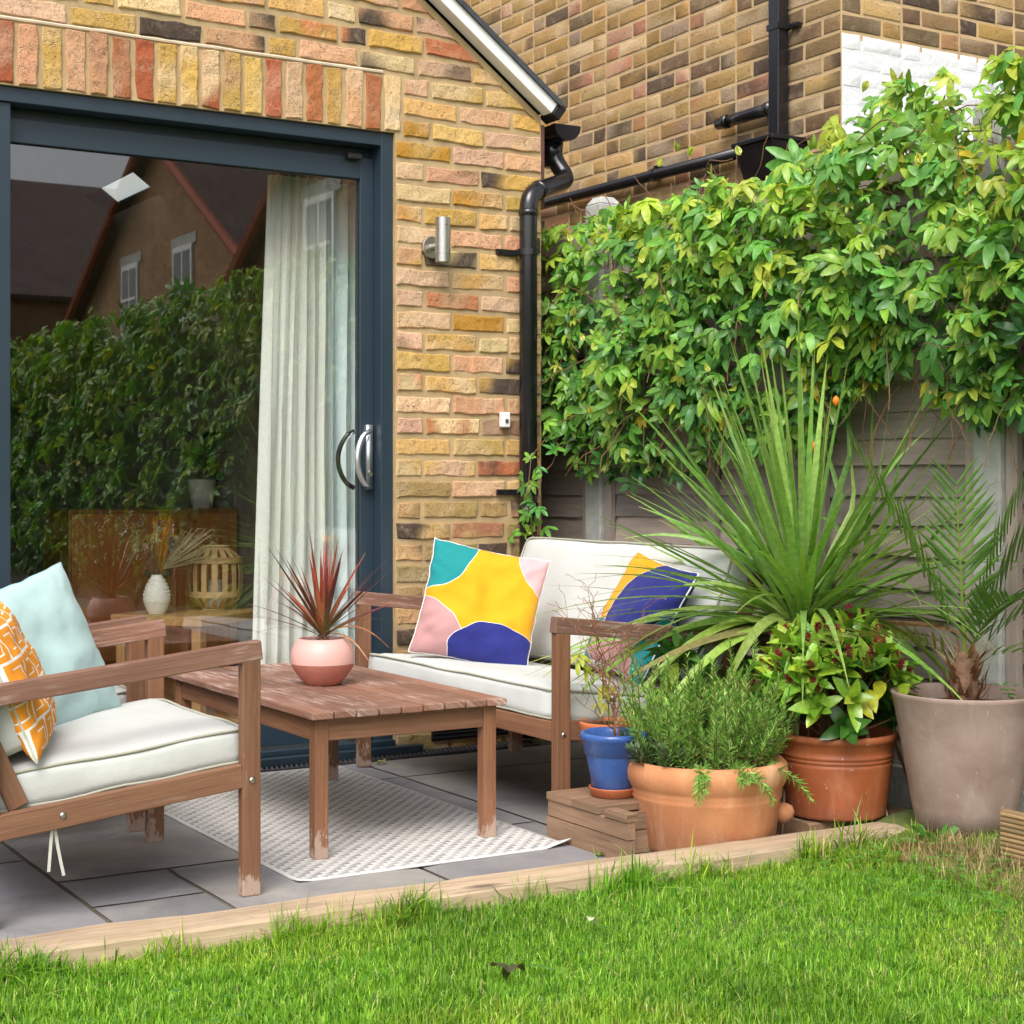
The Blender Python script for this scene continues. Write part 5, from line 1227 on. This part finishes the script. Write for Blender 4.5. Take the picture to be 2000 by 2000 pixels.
# ---- rosemary
random.seed(23); B = NB(); q = MB(); NT = blade(1, .075, lambda t: 1-.75*t**3, 2, .15, .1)
def rstem(p0, d, L, up, dens=1.0, cols=None):
    p = Vector(p0); d = Vector(d).normalized(); pts = [p.copy()]; n_ = int(L/.012)
    for k in range(n_):
        d = (d+Vector((random.uniform(-.08, .08), random.uniform(-.08, .08), up))).normalized(); p = p+d*.012; pts.append(p.copy())
    q.tube([tuple(x) for x in pts[::2]]+[tuple(pts[-1])], .0012, 4)
    for k in range(1, len(pts)):
        t = k/len(pts); tt = (pts[k]-pts[k-1]).normalized()
        for j in range(int(6*dens) if t > .15 else 2):
            a = random.uniform(0, 6.28); s = tt.orthogonal().normalized(); s = s*math.cos(a)+tt.cross(s)*math.sin(a)
            f = s*.85+tt*(.5+.7*t)
            c = random.choice(cols or [(.21, .42, .07), (.28, .49, .10), (.15, .32, .06), (.38, .56, .15)]); c = jc(c, .15)
            B.inst(NT, frame(f, tt+Vector((0, 0, .3))), tuple(pts[k]+tt*random.random()*.01), random.uniform(.018, .029)*(1 if t < .85 else .75), c)
for i in range(125):
    a = random.uniform(0, 6.28); r = .15*random.random()**.5; p0 = (r*math.cos(a), r*math.sin(a), .20); o_ = r/.15
    out = Vector((math.cos(a), math.sin(a), 0))*random.uniform(.15, 1.25)*o_
    L = random.uniform(.13, .31)*(1-.15*o_); L = L*1.3 if random.random() < .14 and o_ < .8 else L
    rstem(p0, out+Vector((0, 0, 1)), L, .05)
for i in range(9):
    a = R(random.choice((228, 236, 250, 262, 295))+random.uniform(-6, 6)); p0 = (.14*math.cos(a), .14*math.sin(a), .225); rstem(p0, (math.cos(a), math.sin(a), .25), random.uniform(.08, .19), -.085, 1)
for i in range(70):  # fine grey herb at the left of the pot
    a = R(random.uniform(120, 215)); r = random.uniform(.08, .19); p0 = (r*math.cos(a)-.01, r*math.sin(a), .215)
    rstem(p0, (math.cos(a)*.6, math.sin(a)*.6, 1), random.uniform(.03, .09), .0, 1, [(.13, .20, .10), (.17, .24, .13), (.09, .14, .07)])
q.build('stems', M['stem'], p1); B.build('needles', M['needle'], p1)

# ---- bare twiggy shrub, seedling
random.seed(29); q = MB(); B = NB()
def twig(p, d, L, r, depth):
    pts = [p]; 
    for k in range(3 if depth else 5):
        dd = (d+Vector((random.uniform(-.7, .7), random.uniform(-.7, .7), random.uniform(-.35, .45)))).normalized(); p = p+dd*L/3; pts.append(p)
        if depth < 4 and random.random() < .68:
            nd2 = (d+Vector((random.uniform(-1.1, 1.1), random.uniform(-1.1, 1.1), random.uniform(-.2, .6)))).normalized(); twig(p, nd2, L*.78, r*.62, depth+1)
        if depth > 2 and random.random() < .16:
            B.inst(SINGLE[0], frame((random.uniform(-1, 1), random.uniform(-1, 1), -.3), (0, 0, 1)), tuple(p), .009, random.choice([(.55, .30, .12), (.25, .35, .08), (.45, .22, .1)]))
    q.tube(pts, [max(.0006, r*(1-.12*k)) for k in range(len(pts))], 4)
for s in ((.0, .0, .1), (.25, .1, 1), (-.3, -.1, 1)): twig(Vector((.012+s[0]*.02, 0, .13)), Vector((s[0], s[1], 1)), .16, .0030, 0)
q.build('branches', plain('red_brown_twig', (.22, .09, .05), .7, var=.3), p5); B.build('tiny_leaves', M['leaf'], p5)
random.seed(30); q = MB(); B = NB()
for k in range(4):
    e = Vector((-.10+.05*k, random.uniform(-.04, .04), .36-.05*k)); q.tube([(0, 0, .14), e*.5+Vector((.01*k, .0, .06)), e], .0018, 5)
    for j in range(3): B.inst(LT[6], frame((random.uniform(-1, 1), random.uniform(-1, .3), -.5), (-.5, -.7, .8)), tuple(e+Vector((random.uniform(-.02, .02), 0, -.02*j))), .042, random.choice([(.45, .50, .06), (.20, .36, .06), (.52, .50, .10)]))
q.build('stems', M['greenstem'], p6); B.build('leaves', M['leaf'], p6)

# ---- palm
random.seed(41); B = NB(); OP = Vector((3.235, 3.045, .053)); q = MB()
q.tube([(0, 0, .30), (0, .003, .36), (-.003, .0, .42), (0, 0, .46)], [.034, .040, .032, .018], 12); q.build('trunk', plain('palm_fibre', (.16, .085, .05), .9, var=.45, scale=50, bmp=.004, bscale=60), p3, smooth=True)
F2 = NB()
for k in range(46):
    a = random.uniform(0, 6.28); z = random.uniform(.30, .45); d = Vector((math.cos(a), math.sin(a), 0)); p = d*.03+Vector((0, 0, z))
    strap(F2, [p, p+d*.02+Vector((0, 0, .02)), p+d*random.uniform(.02, .05)+Vector((0, 0, random.uniform(.03, .07)))], [.010, .007, .0008], tuple(d), jc((.24, .12, .07), .4))
for k in range(26):
    a = random.uniform(0, 6.28); d = Vector((math.cos(a), math.sin(a), random.uniform(.3, 1.4))).normalized(); p = Vector((0, 0, .40)); strap(F2, [p, p+d*.07, p+d*random.uniform(.10, .18)], [.0012, .0009, .0004], (1, 1, 0), jc((.50, .38, .24)))
F2.build('trunk_fibres', M['leafr'], p3)
LFT = blade(1, .045, lambda t: .55+.45*math.sin(min(1, t*2.5)*1.57) if t < .5 else 1.0-((t-.5)/.5)**1.5, 5, .05, .5)
def frond(sr, sf, z, L, dr, col, n=18, dead=False):
    d = (SR*sr+SF*sf+Vector((0, 0, z))).normalized(); P0 = Vector((0, 0, .43)); pts = []
    for i in range(n+1):
        t = i/n; p = P0+d*L*t+Vector((0, 0, -dr*L*t*t)); p.x = min(p.x, 3.42-OP.x); pts.append(p)
    strap(B, pts, [.005*(1-t/n*.8) for t in range(n+1)], (0, 0, 1), lerp(col, (.40, .42, .10), .4), .1)
    for i in range(3, n+1):
        t = i/n; tt = (pts[i]-pts[i-1]).normalized(); s = tt.cross(Vector((0, 0, 1))).normalized(); up = s.cross(tt); ll = L*.30*(1.05-abs(t-.5)*.9)
        for sg in (-1, 1):
            f = (s*sg*.8+tt*(.65+.3*t)+up*.28+Vector((random.uniform(-.1, .1),)*3)).normalized(); e = pts[i]+f*ll
            if e.x+OP.x > 3.45: f.x -= (e.x+OP.x-3.45)/ll; 
            B.inst(LFT, frame(f, up), tuple(pts[i]), ll*random.uniform(.85, 1.1), jc(col, .22))
G1, G2 = (.10, .20, .04), (.15, .28, .06)
for a in [(-.50, .1, 1.15, .66, .12, G2), (-.15, -.3, 1.5, .52, .08, G1), (.35, -.1, 1.3, .55, .15, G2), (.75, -.35, .9, .55, .3, G1), (.6, -.2, 1.5, .6, .2, G1), (-.95, -.3, .55, .46, .35, (.16, .17, .05)), (.9, -.7, .5, .5, .5, G2), (.2, -.6, 1.0, .40, .4, G1)]: frond(*a)
B.build('fronds', M['leafg'], p3)
q = MB(); q.box((.07, -.07, .322), (.13, -.03, .324)); q.build('plant_label', M['white'], p3)
random.seed(43); B = NB()
for k in range(5):
    a = k*1.3; b_ = Vector((.05+.02*math.cos(a), -.10+.02*math.sin(a), .33))
    for j in range(5): B.inst(SINGLE[0], frame((math.cos(j*1.3+a), math.sin(j*1.3+a), .4), (0, 0, 1)), tuple(b_+Vector((0, 0, .012*j))), .028, jc((.10, .28, .05)))
wd = B.build('weed', M['leaf'], None); wd.location = OP; tag(wd, 'small bright green weed growing in the taupe palm pot', 'weed')

# ---- climbing leaves on the ground at right, bulb plant
random.seed(47); B = NB()
for k in range(7):
    a = random.uniform(0, 6.28); d = Vector((math.cos(a)*.5, math.sin(a)*.5, 1)).normalized()
    strap(B, [(0, 0, 0), d*.05, d*.10+Vector((0, 0, -.01)), d*.13+Vector((0, 0, -.03))], [.006, .008, .007, .002], (1, .2, 0), jc((.09, .26, .04)))
for k in range(14):
    a = random.uniform(0, 6.28); B.inst(SINGLE[0], frame((math.cos(a), math.sin(a), .3), (0, 0, 1)), (.02*math.cos(a)-.01, .02*math.sin(a)-.02, .03+.02*random.random()), .03, jc((.12, .32, .06)))
o = B.build('bulb_plant', M['leaf'], None); o.location = (3.06, 2.98, .0); tag(o, 'small tuft of thick green bulb leaves at the end of the sleeper', 'plant')

# ---- lawn grass
def grass(N, area, hmin, hmax, seed, mask=None, wid=(.0011, .0022), name='lawn_grass', cols=None, label=None):
    g = np.random.default_rng(seed); x = g.uniform(area[0], area[1], N); y = g.uniform(area[2], area[3], N)
    if mask is not None: k = mask(x, y, g); x = x[k]; y = y[k]
    n_ = len(x)
    big = np.sin(x*5.1+1.3*np.sin(y*3.7))*np.cos(y*4.3+1.1*np.sin(x*6.1)); sm = np.sin(x*23+2*np.sin(y*17))*np.cos(y*29+2*np.sin(x*13))
    h = g.uniform(hmin, hmax, n_)*(1+.22*big+.30*sm)*np.where(g.random(n_) < .03, 1.5, 1); w = g.uniform(*wid, n_)
    z = -.002+.010*0*x+.07*np.clip((x-2.75)/.5, 0, 1)*np.clip((y-1.9)/.8, 0, 1)
    a = g.uniform(0, 2*np.pi, n_); ln_ = np.abs(g.normal(0, .85, n_)); b = a+np.pi/2+g.normal(0, .5, n_)
    dx, dy = np.cos(a), np.sin(a); sx, sy = np.cos(b), np.sin(b); V = np.zeros((n_, 8, 3), np.float32)
    for i, (t, wf) in enumerate(((0, .8), (.4, 1), (.75, .75), (1, .06))):
        bend = ln_*h*t*t*1.1; zz = z-.012+(h+.012)*t*(1-.35*np.minimum(ln_, 1.6)*t)
        for j, s in enumerate((-1, 1)):
            V[:, 2*i+j, 0] = x+dx*bend+s*sx*w*wf; V[:, 2*i+j, 1] = y+dy*bend+s*sy*w*wf; V[:, 2*i+j, 2] = zz
    F = np.array([(0, 1, 3, 2), (2, 3, 5, 4), (4, 5, 7, 6)]); FF = (np.arange(n_)[:, None, None]*8+F[None]).reshape(-1, 4)
    pal = np.array(cols or [(.12, .31, .02), (.21, .45, .03), (.32, .58, .05), (.055, .18, .015), (.40, .60, .10), (.60, .58, .24), (.66, .54, .30)])
    pr = np.array([.23, .31, .23, .09, .11, .02, .01]); c = pal[g.choice(len(pal), n_, p=pr if cols is None else None)]*g.uniform(.85, 1.15, (n_, 1))
    big2 = np.sin(x*2.3+2*np.sin(y*1.9+1))*np.sin(y*2.9+1.7*np.sin(x*1.6)); c = c*(1-.24*np.clip(big, 0, 1))[:, None]; c = c*np.where(big2[:, None] > .35, np.array([[1.3, 1.08, 1.2]]), 1.0)*np.where(sm > .6, .9, 1.0)[:, None]; tg = np.array([0, 0, .5, .5, .8, .8, 1, 1])
    cc = c[:, None, :]*(1+.0*tg[None, :, None])
    B = NB(); B.add(V.reshape(-1, 3), FF, cc.reshape(-1, 3)); return tag(B.build(name, M['grass'], None, smooth=True), label, None, kind='stuff')
def m1_(x, y, g): return (y < 3.205-.033*(x-.8)*1.0) & ((x < 2.95) | (y < 2.2) | (g.random(len(x)) < .25)) & ((x < 3.03) | (y > 2.76))
grass(270000, (.15, 3.3, 1.75, 3.21), .010, .034, 1, m1_, wid=(.0007, .0017), name='lawn_grass')
grass(90000, (-1.5, 3.04, -1.3, 3.21), .018, .038, 2, lambda x, y, g: m1_(x, y, g) & ((x < .15) | (y < 1.8)), wid=(.002, .0035), name='lawn_grass')
def edge(x, y, g): e = 3.205-.033*(x-.8); return (y < e+.0) & (y > e-.05) & (np.sin(x*9)+np.sin(x*23+1)+g.normal(0, .8, len(x)) > .8)
grass(30000, (-.5, 2.95, 3.05, 3.21), .045, .085, 3, edge, name='edge_grass')
def dry(x, y, g): return ((x-2.98)**2/.12**2+(y-2.72)**2/.30**2 < 1) | (g.random(len(x)) < .02)
grass(4200, (2.75, 3.12, 2.3, 3.1), .03, .06, 4, dry, name='dry_grass', cols=[(.52, .40, .22), (.42, .30, .15), (.60, .50, .32), (.30, .22, .10)], wid=(.0008, .0016))
random.seed(51); wdn = NB()
for k in range(130):
    x = random.uniform(2.65, 3.03); y = random.uniform(2.3, 3.05); z = .02+lawn_z(x, y)
    for j in range(5): a = random.uniform(0, 6.28); wdn.inst(SINGLE[0], frame((math.cos(a), math.sin(a), .35), (0, 0, 1)), (x, y, z+.015), random.uniform(.012, .022), jc((.13, .34, .05)))
for k in range(150):
    x = random.uniform(.4, 3.0); y = random.uniform(1.9, 3.12)
    if mn.noise(Vector((x*2.5, y*2.5, 4))) < .05: continue
    for j in range(3): a = j*2.1+random.random(); wdn.inst(((SINGLE[0][0]*np.array([1, 2.2, 1])), SINGLE[0][1]), frame((math.cos(a), math.sin(a), .15), (0, 0, 1)), (x, y, .028), random.uniform(.008, .012), jc((.10, .27, .06)))
tag(wdn.build('clover_weeds', M['leaf'], None), None, None, kind='stuff')
# fallen leaves
def fallen(x, y, z, s, col, lab, rz):
    B = NB(); random.seed(int(x*1000)); T_ = palmate(3, int(y*99)); v = T_[0].copy(); v[:, 2] += .35*np.sin(v[:, 0]*5)*.4+.3*np.abs(v[:, 1])
    B.add((v*s) @ rotz(rz).T, T_[1], col); o = B.build('fallen_leaf', M['leafr'], None); o.location = (x, y, z); tag(o, lab, 'leaf')
fallen(1.60, 2.64, .035, .055, (.10, .09, .05), 'dark crumpled dead leaf lying on the lawn near the bottom', 1.2)
fallen(1.93, 2.86, .035, .03, (.70, .68, .50), 'small pale withered petal lying in the middle of the lawn', .4)
fallen(2.52, 4.98, .008, .035, (.42, .38, .10), 'yellowish dry leaf on the paving under the sofa', 2)
fallen(2.36, 3.46, .006, .03, (.20, .26, .06), 'small green leaf fallen on the paving beside the rug corner', .2)
fallen(3.33, 3.30, 1.0, .0001, (.5, .4, .3), '', 0) if False else None
